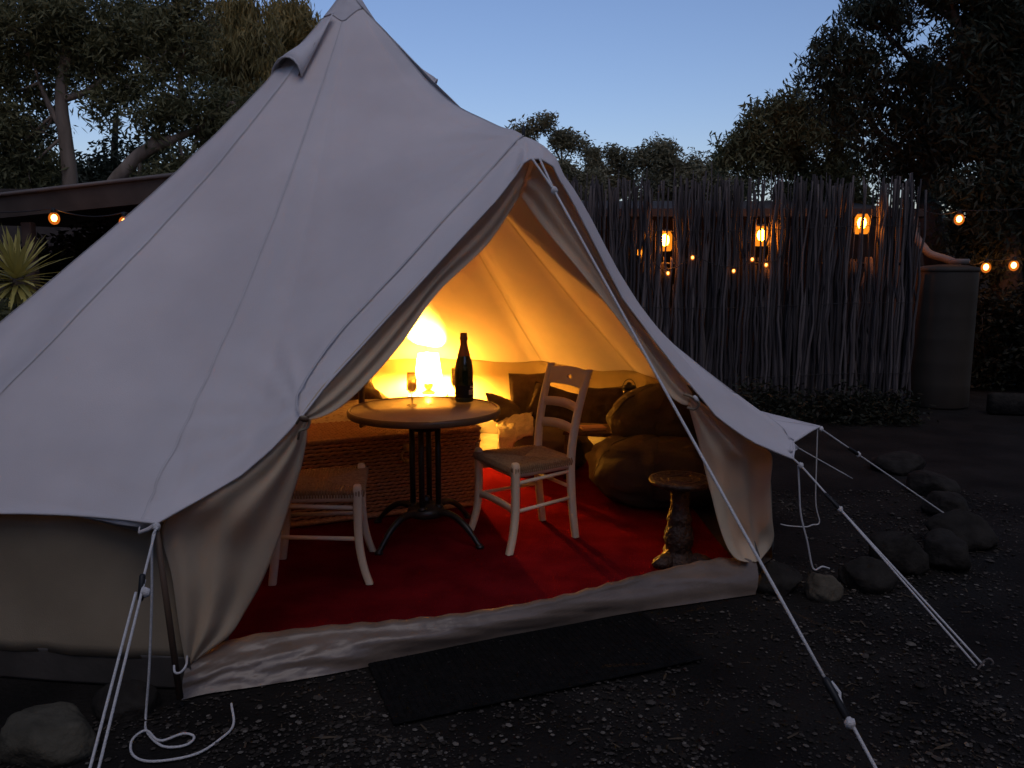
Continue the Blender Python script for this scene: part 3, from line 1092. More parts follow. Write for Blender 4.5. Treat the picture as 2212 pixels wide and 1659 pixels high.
# ------------------------------------------------------------------ bed behind the chest
BED = thing('bed', 'low bed with a speckled cream bedspread beyond the wicker chest', 'bed', (-1.36, 5.62, FZ), R(22.6))
mb = MB()
mb.box((0, 0, .13), (1.16, 1.5, .22), bev=.02)
build('base', mb, M['dark_wood'], BED, world=False)
P = []
for i in range(40):
    f = i / 39
    row = []
    for k in range(36):
        g = k / 35
        x = (g - .5) * 1.30
        y = (f - .5) * 1.56
        ed = max(abs(x) / .60, abs(y) / .76)
        z = 0.47 - max(0, ed - .93) * 1.6 + .012 * nz((x, y, 0), 3.0, 4)
        if ed > .93:
            x *= 1 - (ed - .93) * .3
        row.append((x, y, z))
    P.append(row)
mb = MB()
mb.grid(P)
build('bedspread', mb, M['spread'], BED, world=False, solid=.02)
for sx in (-.60, .60):
    mb = MB()
    mb.tube([(sx, -.78, 0), (sx, -.78, .57)], .022, 8)
    mb.tube([(sx, -.78, .57), (sx, -.78, .60)], (.022, .012), 8)
    build('post', mb, M['dark_wood'], BED, world=False)


def pillow(name, c, s, rot, m, label, cat='cushion', seed=0.0, group=None, pinch=1.0):
    t = thing(name, label, cat, c, 0, group)
    mtx = Matrix.Rotation(rot[2], 3, 'Z') @ Matrix.Rotation(rot[1], 3, 'Y') @ Matrix.Rotation(rot[0], 3, 'X')
    P = []
    n = 22
    for side in (1, -1):
        P = []
        for i in range(n + 1):
            row = []
            for j in range(n + 1):
                u, v = -1 + 2 * i / n, -1 + 2 * j / n
                th = (max(0, 1 - u * u) * max(0, 1 - v * v)) ** 0.42
                pu = u * (1 - .10 * pinch * (1 - v * v) ** 0.0 * (v * v) * 0 - .07 * pinch * (1 - abs(v)) )
                pv = v * (1 - .07 * pinch * (1 - abs(u)))
                z = side * th * s[2] * (1 + .25 * nz((u, v, side), 1.5, seed)) + .015 * nz((u * 2, v * 2, 0), 1.6, seed + 2)
                row.append(mtx @ V3((pu * s[0], pv * s[1], z)))
            P.append(row)
        mb = MB()
        mb.grid(P)
        if side == 1:
            both = mb
        else:
            both.add(mb.v, [tuple(reversed(f)) for f in mb.f])
    build('cover', both, m, t, world=False)
    edge_ = []
    for k in range(4 * n):
        q, r_ = divmod(k, n)
        w = -1 + 2 * r_ / n
        u, v = ((w, -1), (1, w), (-w, 1), (-1, -w))[q]
        pu = u * (1 - .07 * pinch * (1 - abs(v)))
        pv = v * (1 - .07 * pinch * (1 - abs(u)))
        edge_.append(mtx @ V3((pu * s[0], pv * s[1], .015 * nz((u * 2, v * 2, 0), 1.6, seed + 2))))
    mb = MB()
    mb.tube(edge_ + [edge_[0]], .005, 5, cap=False)
    build('piping', mb, m, t, world=False)
    return t


pillow('cushion', (-1.28, 6.08, .56), (.24, .22, .085), (.25, .15, .5), M['cushion_dark'], 'dark cushion lying flat on the speckled bedspread', seed=1)
pillow('pillow', (-1.40, 6.36, .65), (.28, .20, .08), (1.0, .25, .3), M['linen'], 'pale pillow propped up behind the dark cushion', 'pillow', seed=3)

# ------------------------------------------------------------------ bedside table and lamp
LX, LY = -0.75, 7.00
BS = thing('bedside_table', 'small pale bedside table under the glowing lamp', 'table', (LX, LY, FZ))
mb = MB()
mb.box((0, -.06, .348), (.34, .28, .03), bev=.006)
build('top', mb, M['linen'], BS, world=False)
for sx in (-1, 1):
    for sy in (-1, 1):
        mb = MB()
        mb.box((sx * .14, sy * .11 - .06, .167), (.035, .035, .333), bev=.004)
        build('leg', mb, M['linen'], BS, world=False)
LZ = FZ + .363
LAMP = thing('table_lamp', 'lit table lamp with a turned base and pale cone shade behind the table', 'lamp', (LX, LY, LZ))
mb = MB()
mb.lathe([(.055, 0), (.058, .012), (.035, .022), (.020, .034), (.028, .046), (.038, .065), (.040, .085), (.034, .105), (.018, .122), (.013, .135), (.013, .132), (.009, .136), (.009, .142)], 24)
build('base', mb, M['lamp_base'], LAMP, world=False)
mb = MB()
mb.lathe([(.121, .150), (.095, .362)], 40, close=False)
build('shade', mb, M['shade'], LAMP, world=False)
mb = MB()
for rr_, z in ((.121, .150), (.095, .362)):
    mb.tube([(rr_ * math.cos(t), rr_ * math.sin(t), z) for t in np.linspace(0, 2 * PI, 41)], .002, 5, cap=False)
build('shade_ring', mb, M['brass'], LAMP, world=False)
mb = MB()
mb.lathe([(.001, .142), (.011, .146), (.014, .156), (.024, .174), (.026, .188), (.021, .204), (.010, .213), (.001, .215)], 16)
build('bulb', mb, M['lamp_bulb'], LAMP, world=False)

# ------------------------------------------------------------------ round table
TX, TY = -0.478, 4.23
TB = thing('round_table', 'round bistro table with a tan top and black iron pedestal', 'table', (TX, TY, FZ), R(35))
tz = 0.715
mb = MB()
mb.lathe([(.0, tz - .018), (.395, tz - .018), (.400, tz - .010), (.400, tz - .004), (.396, tz), (.0, tz)], 64, close=False)
build('tabletop', mb, M['table_top'], TB, world=False)
mb = MB()
mb.lathe([(.385, tz - .034), (.408, tz - .034), (.415, tz - .028), (.416, tz - .008), (.411, tz + .002), (.4015, tz + .003), (.4015, tz - .020), (.385, tz - .022), (.385, tz - .034)], 64, close=False)
build('rim', mb, M['table_rim'], TB, world=False)
mb = MB()
mb.box((0, 0, tz - .045), (.22, .22, .018), bev=.004)
mb.lathe([(.07, tz - .12), (.085, tz - .10), (.10, tz - .055)], 24)
build('top_plate', mb, M['iron'], TB, world=False)
for sx in (-1, 1):
    for sy in (-1, 1):
        mb = MB()
        mb.tube([(sx * .052, sy * .052, .13), (sx * .052, sy * .052, tz - .05)], .0165, 10)
        mb.lathe([(.022, .0), (.026, .012), (.017, .026)], 12, c=(sx * .052, sy * .052, .155))
        build('column', mb, M['iron'], TB, world=False)
mb = MB()
mb.lathe([(.055, .10), (.095, .115), (.105, .135), (.10, .155), (.085, .165), (.05, .18), (.03, .185)], 24)
mb.lathe([(.02, .185), (.028, .20), (.022, .22), (.004, .228)], 12)
build('hub', mb, M['iron'], TB, world=False)
for k in range(4):
    a = PI / 2 * k + PI / 4 - R(25)
    ca, sa = math.cos(a), math.sin(a)
    pr = [(.07, .135), (.14, .150), (.21, .140), (.28, .100), (.335, .050), (.365, .016), (.385, .012)]
    mb = MB()
    mb.tube(spline([(r_ * ca, r_ * sa, z) for r_, z in pr], 22), [0.020] * 6 + [0.017] * 10 + [.014] * 5 + [.011], 8)
    mb.lathe([(.022, -.02), (.022, -.008), (.012, .0)], 12, c=(.375 * ca, .375 * sa, .018))
    build('foot', mb, M['iron'], TB, world=False)
TZ = FZ + tz

# ------------------------------------------------------------------ bottle and glasses
bp = V3((-0.273, 4.441, 0.737))
BT = thing('champagne_bottle', 'dark green champagne bottle with copper foil neck standing on the round table', 'bottle', (bp.x, bp.y, TZ + .0015), R(-60))
mb = MB()
k_ = 1.10
prof = [(.0, .006), (.030, .0), (.046, .002), (.049, .012), (.049, .165), (.047, .190), (.040, .218), (.029, .250), (.021, .282), (.0172, .300)]
mb.lathe([(r_ * k_ * .97, z * k_) for r_, z in prof], 32, close=False)
build('body', mb, M['bottle_glass'], BT, world=False)
mb = MB()
fp = [(.0325, .240), (.0305, .248), (.0225, .280), (.0185, .298), (.0180, .318), (.0200, .321), (.0205, .332), (.0185, .336), (.0178, .352), (.015, .358), (.0, .359)]
mb.lathe([(r_ * k_, z * k_) for r_, z in fp], 28, close=False)
build('foil', mb, M['foil'], BT, world=False)


def wrap(r_, z0, z1, a0, a1, m, name, parent, n=16):
    mb = MB()
    mb.grid([[(r_ * math.cos(t), r_ * math.sin(t), z) for t in np.linspace(a0, a1, n)] for z in (z0, z1)])
    return build(name, mb, m, parent, world=False)


lr = .049 * k_ * .97 + .0006
lab = wrap(lr, .030, .100, R(-120), R(90), M['label_dark'], 'label', BT, 30)
# small white back print of the label
for (z0, z1, a0, a1) in ((.046, .074, 3, 34), (.083, .095, 14, 40)):
    wrap(lr + .0006, z0, z1, R(a0), R(a1), M['label_white'], 'label_print', lab)
for zz in (.050, .055, .060, .066):
    wrap(lr + .0011, zz, zz + .0016, R(6), R(30), M['label_dark'], 'print_line', BT)


def wine_glass(p, label):
    p = V3(p)
    t = thing('wine_glass', label, 'glass', (p.x, p.y, TZ + .0015), 0, 'cut glasses on the round table')
    mb = MB()
    outer = [(.031, 0), (.031, .002), (.010, .010), (.0045, .020), (.0075, .034), (.004, .048), (.0065, .060), (.018, .074), (.026, .090), (.0285, .110), (.0275, .140), (.0255, .185)]
    inner = [(.0238, .185), (.0258, .140), (.0265, .110), (.024, .093), (.015, .078), (.0, .074)]
    mb.lathe(outer + inner, 28, close=False)
    mb.add([(r_ * math.cos(a), r_ * math.sin(a), 0) for r_ in (.031,) for a in np.linspace(0, 2 * PI, 29)[:-1]], [tuple(reversed(range(28)))])
    build('bowl', mb, M['lamplit_glass'], t, world=False)
    mb = MB()
    for row in range(2):
        for k in range(10):
            a = 2 * PI * (k + .5 * row) / 10
            z = .092 + row * .014
            c = V3((.0283 * math.cos(a), .0283 * math.sin(a), z))
            d = V3((math.cos(a), math.sin(a), 0))
            s_ = V3((-math.sin(a), math.cos(a), 0))
            mb.add([c + d * .0022, c + s_ * .007, c + V3((0, 0, .008)), c - s_ * .007, c - V3((0, 0, .008))], [(0, 1, 2), (0, 2, 3), (0, 3, 4), (0, 4, 1)])
    build('cut_facets', mb, M['lamplit_glass'], t, smooth=False, world=False)
    mb = MB()
    mb.lathe([(.0, .0765), (.0145, .080), (.0232, .094), (.0255, .110), (.0253, .128), (.0, .128)], 24, close=False)
    build('wine', mb, M['lamplit_glass'], t, world=False)
    return t


wine_glass((-0.556, 4.316, 0.737), 'stemmed cut wine glass standing alone near the front of the table')
wine_glass((-0.326, 4.523, 0.737), 'wine glass mostly hidden behind the champagne bottle')


# ------------------------------------------------------------------ chairs
def bar(mb, a, b, w, d, n=1, bend=None):
    """Rectangular stick from a to b (w across, d deep)."""
    a, b = V3(a), V3(b)
    ax = (b - a).normalized()
    ref = V3((0, 0, 1)) if abs(ax.z) < .8 else V3((0, 1, 0))
    s_ = ax.cross(ref).normalized()
    u_ = s_.cross(ax).normalized()
    rows = []
    for i in range(n + 1):
        f = i / n
        c = a.lerp(b, f)
        if bend is not None:
            c = c + V3(bend) * (4 * f * (1 - f))
        rows.append([c + s_ * (w / 2) * i1 + u_ * (d / 2) * i2 for i1, i2 in ((-1, -1), (1, -1), (1, 1), (-1, 1))])
    mb.grid(rows, wrap=True)
    mb.add(rows[0], [(3, 2, 1, 0)])
    mb.add(rows[-1], [(0, 1, 2, 3)])


def post(mb, pts, sec):
    """Squared post through pts with (w,d) sections, softly rounded corners."""
    rows = []
    for p, (w, d) in zip(pts, sec):
        x, y = w / 2, d / 2
        b = min(x, y) * .3
        rows.append([V3(p) + V3((q[0], q[1], 0)) for q in ((x - b, y), (x, y - b), (x, -(y - b)), (x - b, -y), (-(x - b), -y), (-x, -(y - b)), (-x, y - b), (-(x - b), y))])
    mb.grid(rows, wrap=True)
    mb.add(rows[0], [tuple(range(8))])
    mb.add(rows[-1], [tuple(reversed(range(8)))])


def make_chair(label):
    t = thing('rush_chair', label, 'chair', (0, 0, 0), 0, 'cream chairs with rush seats')
    fx, fy, bx, by = .205, .185, .170, -.185
    for s in (-1, 1):
        mb = MB()
        pts = [(s * (fx + .016), fy + .046, 0), (s * (fx + .009), fy + .026, .06), (s * (fx + .003), fy + .009, .14), (s * fx, fy, .24), (s * fx, fy, .455), (s * fx, fy, .472), (s * fx, fy, .477)]
        sec = [(.034, .032), (.036, .034), (.038, .036), (.040, .038), (.040, .040), (.034, .034), (.022, .022)]
        P_ = spline(pts[:5], 16)
        post(mb, P_ + [V3(pts[5]), V3(pts[6])], [(.036 + .005 * i / 15, .034 + .006 * i / 15) for i in range(16)] + sec[5:])
        build('front_leg', mb, M['cream_wood'], t, world=False)
        mb = MB()
        P_ = spline([(s * bx, by - .035, 0), (s * bx, by - .008, .22), (s * bx, by, .45), (s * (bx + .008), by - .030, .68), (s * (bx + .016), by - .10, .93)], 26)
        post(mb, P_, [(.032, .036 + .006 * math.sin(PI * i / 25)) for i in range(26)])
        build('back_post', mb, M['cream_wood'], t, world=False)
    # side, front and back stretchers
    mb = MB()
    for z in (.375, .225):
        for s in (-1, 1):
            mb.tube([(s * fx, fy, z - .01), (s * bx, by, z + .005)], .0105, 8)
    mb.tube([(-bx, by, .29), (bx, by, .29)], .0105, 8)
    build('stretcher', mb, M['cream_wood'], t, world=False)
    mb = MB()
    bar(mb, (-fx, fy, .215), (fx, fy, .215), .016, .036, 8, (0, 0, .012))
    build('front_stretcher', mb, M['cream_wood'], t, world=False)
    mb = MB()
    bar(mb, (-fx, fy - .005, .415), (fx, fy - .005, .415), .018, .042)
    for s in (-1, 1):
        bar(mb, (s * fx, fy, .415), (s * bx, by, .415), .018, .036)
    bar(mb, (-bx, by, .415), (bx, by, .415), .018, .036)
    build('seat_rail', mb, M['cream_wood'], t, world=False)
    # woven rush seat: strands round the four rails, meeting on the diagonals
    q = [V3((-fx - .012, fy + .022, .452)), V3((fx + .012, fy + .022, .452)), V3((bx + .010, by - .005, .452)), V3((-bx - .010, by - .005, .452))]
    ctr = (q[0] + q[1] + q[2] + q[3]) / 4 + V3((0, 0, -.006))
    seat = MB()
    low = V3((0, 0, -.022))
    seat.add(q + [p + low for p in q] + [ctr, ctr + low], [(0, 1, 8), (1, 2, 8), (2, 3, 8), (3, 0, 8), (5, 4, 9), (6, 5, 9), (7, 6, 9), (4, 7, 9), (0, 4, 5, 1), (1, 5, 6, 2), (2, 6, 7, 3), (3, 7, 4, 0)])
    so = build('seat', seat, M['rush'], t, smooth=False, world=False)
    st = MB()
    ns = 30
    for e in range(4):
        a, b = q[e], q[(e + 1) % 4]
        nm = V3(((a + b) / 2 - ctr).xy.to_3d()).normalized()
        for i in range(1, ns):
            f = i / ns
            o_ = a.lerp(b, f)
            g = min(f, 1 - f) * 2
            inn = (a.lerp(ctr, g) if f < .5 else b.lerp(ctr, g))
            up_ = V3((0, 0, .003 + .001 * math.sin(i * 2.3)))
            st.tube([o_ + nm * .004 - V3((0, 0, .034)), o_ + nm * .012 - V3((0, 0, .012)), o_ + nm * .004 + up_, o_.lerp(inn, .5) + up_ * .9, inn + up_ * .6], .0042, 5, cap=False)
    build('rush_strands', st, M['rush'], so, world=False)

    # ladder back: plain slats and a crest with an oval hole
    def backy(z):
        return by - .030 * max(0, (z - .45) / .23) if z < .68 else by - .030 - .07 * (z - .68) / .25

    for z, hh in ((.595, .050), (.715, .050)):
        mb = MB()
        rows = []
        n = 18
        for i in range(n + 1):
            f = i / n
            x = -bx - .006 + 2 * (bx + .006) * f
            e = 4 * f * (1 - f)
            y = backy(z) - .020 * e
            zz0, zz1 = z - hh / 2 + .012 * e, z + hh / 2 + .014 * e
            rows.append([(x, y - .006, zz0), (x, y + .006, zz0), (x, y + .006, zz1), (x, y - .006, zz1)])
        mb.grid(rows, wrap=True)
        build('back_slat', mb, M['cream_wood'], t, world=False)
    mb = MB()
    n = 48
    z0, hw, hh = .865, bx + .012, .047
    outer, inner = [], []
    for i in range(n):
        a = 2 * PI * i / n
        c, s_ = math.cos(a), math.sin(a)
        k = 1 / max(abs(c), abs(s_))
        ox, oz = c * k * hw, s_ * k * hh
        if s_ > 0:
            oz *= 1 + .28 * (1 - (ox / hw) ** 2)
        else:
            oz *= 1 - .18 * (1 - (ox / hw) ** 2)
        outer.append((ox, oz))
        inner.append((c * .026, s_ * .012 + .006))
    rings = []
    for ring_, off in ((outer, .007), (inner, .007), (inner, -.007), (outer, -.007)):
        rr = []
        for (x, z) in ring_:
            e = 1 - (x / hw) ** 2
            rr.append((x, backy(z0 + z) - .022 * e + off, z0 + z))
        rings.append(rr)
    rings.append(rings[0])
    mb.grid(rings, wrap=True)
    build('crest_rail', mb, M['cream_wood'], t, smooth=False, world=False)
    return t


ch2 = make_chair('cream ladder back chair with an oval hole in its crest, beside the beanbag')
ch2.location = (0.075, 4.225, FZ)
ch2.rotation_euler = (0, 0, R(120))
ch1 = copy_tree(ch2)
tag(ch1, 'cream chair with rush seat half hidden by the tied left door flap')
ch1.location = (-0.93, 3.72, FZ)
ch1.rotation_euler = (0, 0, R(-82))


# ------------------------------------------------------------------ bean bags, cushions and other furniture
def bag(name, c, rx, ry, rz, seed, m, label, top_fn=None, cat='beanbag', wr=1.0, sq=.80, lean=0.0):
    t = thing(name, label, cat, c)

    def fn(u, p):
        q = V3([math.copysign(abs(t) ** sq, t) for t in u])
        p = V3((q.x * rx, q.y * ry, q.z * rz))
        p.z = max(p.z, -rz * .72)
        k = 1 + .10 * nz(u, 1.5, seed) + .05 * wr * nz(u, 3.6, seed + 2) + .012 * wr * nz(u, 8.0, seed + 6)
        ang = math.atan2(u.y, u.x)
        k += .026 * wr * math.sin(ang * 13 + 3 * nz(u, 2, seed)) * max(0, u.z) ** .5 * (1 - max(0, u.z))
        p.x *= k
        p.y *= k
        p.z *= 1 + .10 * nz(u, 1.8, seed + 5)
        # deep folds where the slack cloth gathers
        fold = math.sin(ang * 4 + u.z * 9 + 2.5 * nz(u, 2.2, seed + 9))
        p *= 1 - .035 * wr * max(0, fold) ** 6
        p.x += lean * max(0, p.z) / rz
        return p
    mb = blob(rx, ry, rz, 52, 34, fn, (0, 0, rz * .74))
    b = build('bag', mb, m, t, world=False)
    for a0 in (0.3, 1.35, 2.4, 3.45, 4.5, 5.55):
        m2 = MB()
        pts = []
        for i in range(4, 26):
            a = -PI / 2 + PI * i / 28
            u = V3((math.cos(a) * math.cos(a0), math.cos(a) * math.sin(a0), math.sin(a)))
            pts.append(fn(u, V3((u.x * rx, u.y * ry, u.z * rz))) * 1.006 + V3((0, 0, rz * .74)))
        m2.tube(pts, .003, 5)
        build('seam', m2, m, b, world=False)
    return t


bag('beanbag', (0.98, 5.02, FZ), .46, .42, .24, 2.0, M['bean'], 'wide low brown beanbag seat at the right side of the red rug', wr=1.4)
bag('beanbag', (0.98, 5.20, FZ + .28), .33, .28, .25, 8.0, M['bean'], 'rounded brown beanbag backrest piled on the wide low beanbag', sq=.95, lean=.07, wr=1.3)
bag('beanbag', (0.24, 5.92, FZ), .36, .33, .185, 14.0, M['bean_grey'], 'slumped greyish beanbag against the back wall behind the cream chair', wr=1.4)
# pale sheet added for the lamplight on the grey bag's furry edge
mb = MB()
P = []
for i in range(26):
    row = []
    for k in range(20):
        f, g = i / 25, k / 19
        x = -.32 + .26 * g + .03 * nz((f * 3, g * 3, 0), 1, 2)
        y = -.33 + .55 * f
        e = 1 - ((x - .0) / .42) ** 2 - ((y - .0) / .40) ** 2
        z = .14 + .20 * max(0, e) ** .5 + .014 * nz((f * 7, g * 7, 0), 1, 5) + .03
        if e < 0.05:
            z = .14 + (e - .05) * .3
        row.append((x - .02 + 5.0 * 0, y, z))
    P.append(row)
mb.grid(P)
fl = thing('lit_fur_sheet', 'pale fluffy sheet that stands for lamplight on the furry edge of the slumped greyish beanbag', 'overlay', (0.24, 5.92, FZ))
build('cloth', mb, M['lit_fur'], fl, world=False, solid=.012)

pillow('cushion', (0.14, 6.32, .45), (.16, .21, .08), (1.25, 0.0, .1), M['cushion_tan'], 'tan cushion standing upright against the back wall of the tent', seed=5, group='cushions at the back of the tent')
pillow('cushion', (0.38, 6.06, .41), (.26, .16, .08), (1.05, 0.25, -.25), M['cushion_brown'], 'brown cushion leaning behind the back slats of the cream chair', seed=6, group='cushions at the back of the tent')
pillow('cushion', (0.70, 5.92, .44), (.19, .17, .08), (1.1, -.1, -.4), M['cushion_brown'], 'square brown cushion between the cream chair and the dark lantern', seed=7, group='cushions at the back of the tent')
pillow('cushion', (-.05, 6.15, .37), (.16, .15, .07), (.7, .4, .6), M['bean_grey'], 'small crumpled cushion under the right edge of the round table', seed=9)

LT = thing('low_table', 'low dark wooden table between the two beanbags', 'table', (0.60, 5.50, FZ), R(-15))
mb = MB()
mb.box((0, 0, .335), (.42, .34, .03), bev=.005)
build('top', mb, M['dark_wood'], LT, world=False)
for sx in (-1, 1):
    for sy in (-1, 1):
        mb = MB()
        mb.box((sx * .18, sy * .14, .16), (.04, .04, .32), bev=.004)
        build('leg', mb, M['dark_wood'], LT, world=False)
bk = thing('book', 'thin pinkish book lying on the low dark table', 'book', (0.57, 5.44, FZ + .3515), R(10))
mb = MB()
mb.box((0, 0, .004), (.17, .12, .005), bev=.001)
mb.box((0, 0, .018), (.17, .12, .005), bev=.001)
build('cover', mb, M['book'], bk, world=False)
mb = MB()
mb.box((0, 0, .011), (.16, .112, .0085))
build('pages', mb, M['linen'], bk, world=False)

LN = thing('dark_lantern', 'dark glass lantern with a wire handle behind the brown beanbag', 'lantern', (0.86, 5.72, FZ))
mb = MB()
mb.lathe([(.085, .0), (.09, .02), (.08, .03), (.075, .36), (.085, .37), (.085, .385), (.0, .386)], 24)
build('stand', mb, M['dark_wood'], LN, world=False)
mb = MB()
mb.lathe([(.058, .388), (.066, .40), (.068, .43), (.060, .50), (.046, .575), (.042, .60)], 24)
build('glass', mb, M['dark_glass'], LN, world=False)
mb = MB()
mb.lathe([(.046, .60), (.050, .606), (.046, .622), (.020, .632), (.016, .645), (.0, .648)], 20)
build('lid', mb, M['iron'], LN, world=False)
mb = MB()
mb.tube([(.052 * math.cos(t), 0, .585 + .085 * math.sin(t)) for t in np.linspace(0, PI, 16)], .0028, 6)
build('handle', mb, M['iron'], LN, world=False)

# carved stool table just inside the right flap
ST = thing('carved_stool', 'small round carved wooden table on a bulging pedestal by the right flap', 'table', (0.835, 3.79, FZ))
mb = MB()
mb.lathe([(.0, .405), (.13, .408), (.150, .418), (.156, .430), (.152, .440), (.135, .441), (.131, .437), (.0, .437)], 48, close=False)
top_o = build('top', mb, M['carved_wood'], ST, world=False)
mb = MB()
for k in range(24):
    a = 2 * PI * k / 24
    c = V3((.113 * math.cos(a), .113 * math.sin(a), .4375))
    d = V3((math.cos(a), math.sin(a), 0))
    s_ = V3((-d.y, d.x, 0))
    mb.add([c + V3((0, 0, .003)), c + d * .014, c + s_ * .010, c - d * .014, c - s_ * .010], [(0, 1, 2), (0, 2, 3), (0, 3, 4), (0, 4, 1)])
for rr_ in (.095, .06):
    mb.tube([(rr_ * math.cos(t), rr_ * math.sin(t), .438) for t in np.linspace(0, 2 * PI, 33)], .0025, 5, cap=False)
build('carving', mb, M['carved_wood'], top_o, smooth=False, world=False)
mb = MB()
P = []
prof = [(.0, .0), (.085, .0), (.088, .03), (.070, .055), (.060, .075), (.066, .10), (.072, .13), (.066, .17), (.056, .21), (.062, .235), (.054, .26), (.045, .30), (.046, .36), (.06, .395), (.075, .407)]
pr = spline([(r_, 0, z) for r_, z in prof], 60)
for i, p in enumerate(pr):
    row = []
    for j in range(40):
        a = 2 * PI * j / 40
        k = 1 + (.06 * math.sin(a * 10) * math.sin(p.z * 130) if p.z > .05 else 0) + .05 * nz((math.cos(a), math.sin(a), p.z * 9), 2.0, 3)
        row.append((p.x * k * math.cos(a), p.x * k * math.sin(a), p.z))
    P.append(row)
mb.grid(P, wrap=True)
build('pedestal', mb, M['carved_wood'], ST, world=False)
for k in range(3):
    a = R(215) + 2 * PI * k / 3
    mb = blob(.062, .045, .035, 16, 10, lambda u, p: p * (1 + .2 * nz(u, 2.5, k)), (0, 0, 0))
    mtx = Matrix.Rotation(a, 3, 'Z')
    mb.v = [tuple(mtx @ V3(p) + V3((.105 * math.cos(a), .105 * math.sin(a), .030))) for p in mb.v]
    build('foot', mb, M['carved_wood'], ST, world=False)

# ------------------------------------------------------------------ doormat
DM = thing('doormat', 'flat black rubber doormat on the ground in front of the sill', 'doormat', (0.09, 2.815, 0.006), R(21.5))
mb = MB()
mb.box((0, 0, .006), (1.20, .45, .010), bev=.004)
build('base', mb, M['mat_rubber'], DM, world=False)
mb = MB()
for i in range(46):
    x = -.575 + 1.15 * i / 45
    mb.tube([(x, -.205, .0108), (x, .205, .0108)], .0022, 4)
build('ribs', mb, M['mat_rubber'], DM, world=False)
mb = MB()
for k in range(60):
    x, y, a = rng.uniform(-.58, .58), rng.uniform(-.2, .2), rng.uniform(0, 6.28)
    c = V3((x, y, .0175))
    d = V3((math.cos(a), math.sin(a), .1)) * rng.uniform(.003, .008)
    s_ = V3((-math.sin(a), math.cos(a), .05)) * .0018
    mb.add([c - d, c + s_, c + d, c - s_, c + V3((0, 0, .002))], [(0, 1, 4), (1, 2, 4), (2, 3, 4), (3, 0, 4)])
o = build('crumbs', mb, M['pebble_b'], DM, smooth=False, world=False)
o['kind'] = 'stuff'


# ------------------------------------------------------------------ boulders
def boulder(c, r, sq, seed, m, label, group, rz=0.0):
    def fn(u, p):
        k = 1 + .12 * nz(u, 1.2, seed) + .05 * nz(u, 3.0, seed + 4) + .03 * nz(u, 9, seed)
        q = u * 1.12
        for nrm, lim in facets:                       # broken faces
            e = q.dot(nrm) - lim
            if e > 0:
                q = q - nrm * (e * .88)
        return V3((q.x * r * sq[0], q.y * r * sq[1], q.z * r * sq[2])) * k
    rs = random.Random(int(seed * 31))
    facets = []
    for _ in range(11):
        n_ = V3((rs.gauss(0, 1), rs.gauss(0, 1), rs.gauss(.2, 1))).normalized()
        facets.append((n_, rs.uniform(.70, .95)))
    mb = blob(1, 1, 1, 40, 28, fn)
    o = build('rock', mb, m, None)
    o.location = c
    o.rotation_euler = (0, 0, rz)
    tag(o, label, 'rock', group)


boulder((-1.44, 2.27, .02), .135, (1.0, .8, .85), 1.0, M['stone'], 'large rounded boulder at the near left below the tent wall', 'rocks edging the tent pad')
boulder((-1.30, 2.50, .02), .10, (1.1, .8, .75), 2.0, M['stone_dark'], 'darker boulder between the large rounded one and the corner pole', 'rocks edging the tent pad')
boulder((1.25, 3.53, .035), .095, (1.15, .9, .85), 3.0, M['stone_dark'], 'dark rock touching the right end of the door sill', 'rocks edging the tent pad')
boulder((1.43, 3.44, .045), .085, (1.0, .8, .85), 4.0, M['stone_pale'], 'palest squarish rock in the row right of the tent', 'rocks edging the tent pad', .3)
boulder((1.68, 3.55, .05), .10, (1.2, .9, .8), 5.0, M['stone_dark'], 'low dark rock next to the palest squarish rock', 'rocks edging the tent pad')
boulder((1.93, 3.78, .07), .13, (1.0, .9, 1.0), 6.0, M['stone_dark'], 'tallest rock of the row, crossed by the doubled guy rope', 'rocks edging the tent pad')
boulder((2.19, 3.82, .06), .13, (.9, .9, .9), 7.0, M['stone_dark'], 'rounded rock right of the tallest one in the row', 'rocks edging the tent pad')
boulder((2.48, 4.15, .05), .14, (1.3, .9, .9), 8.0, M['stone_dark'], 'broad rock at the far right end of the row by the guy peg', 'rocks edging the tent pad')
boulder((2.66, 4.66, .03), .13, (1.1, 1.0, .8), 10.0, M['stone_dark'], 'dark rock behind the broad one, near the thin guy rope', 'rocks edging the tent pad')
boulder((2.82, 5.15, .03), .15, (1.0, 1.1, .75), 11.0, M['stone_dark'], 'farthest but one of the rocks running back from the guy peg', 'rocks edging the tent pad')
boulder((2.90, 5.75, .03), .15, (1.2, 1.0, .7), 12.0, M['stone_dark'], 'farthest dark rock at the back end of the row', 'rocks edging the tent pad')
# raised bed edge on the far right
mb = MB()
for i in range(1):
    mb.box((5.9, 7.9, .11), (1.9, .14, .22), Matrix.Rotation(R(-12), 3, 'Z'), bev=.02)
tag(build('garden_edging', mb, M['stone_dark']), 'low straight stone edging on the ground right of the water tank', 'edging')

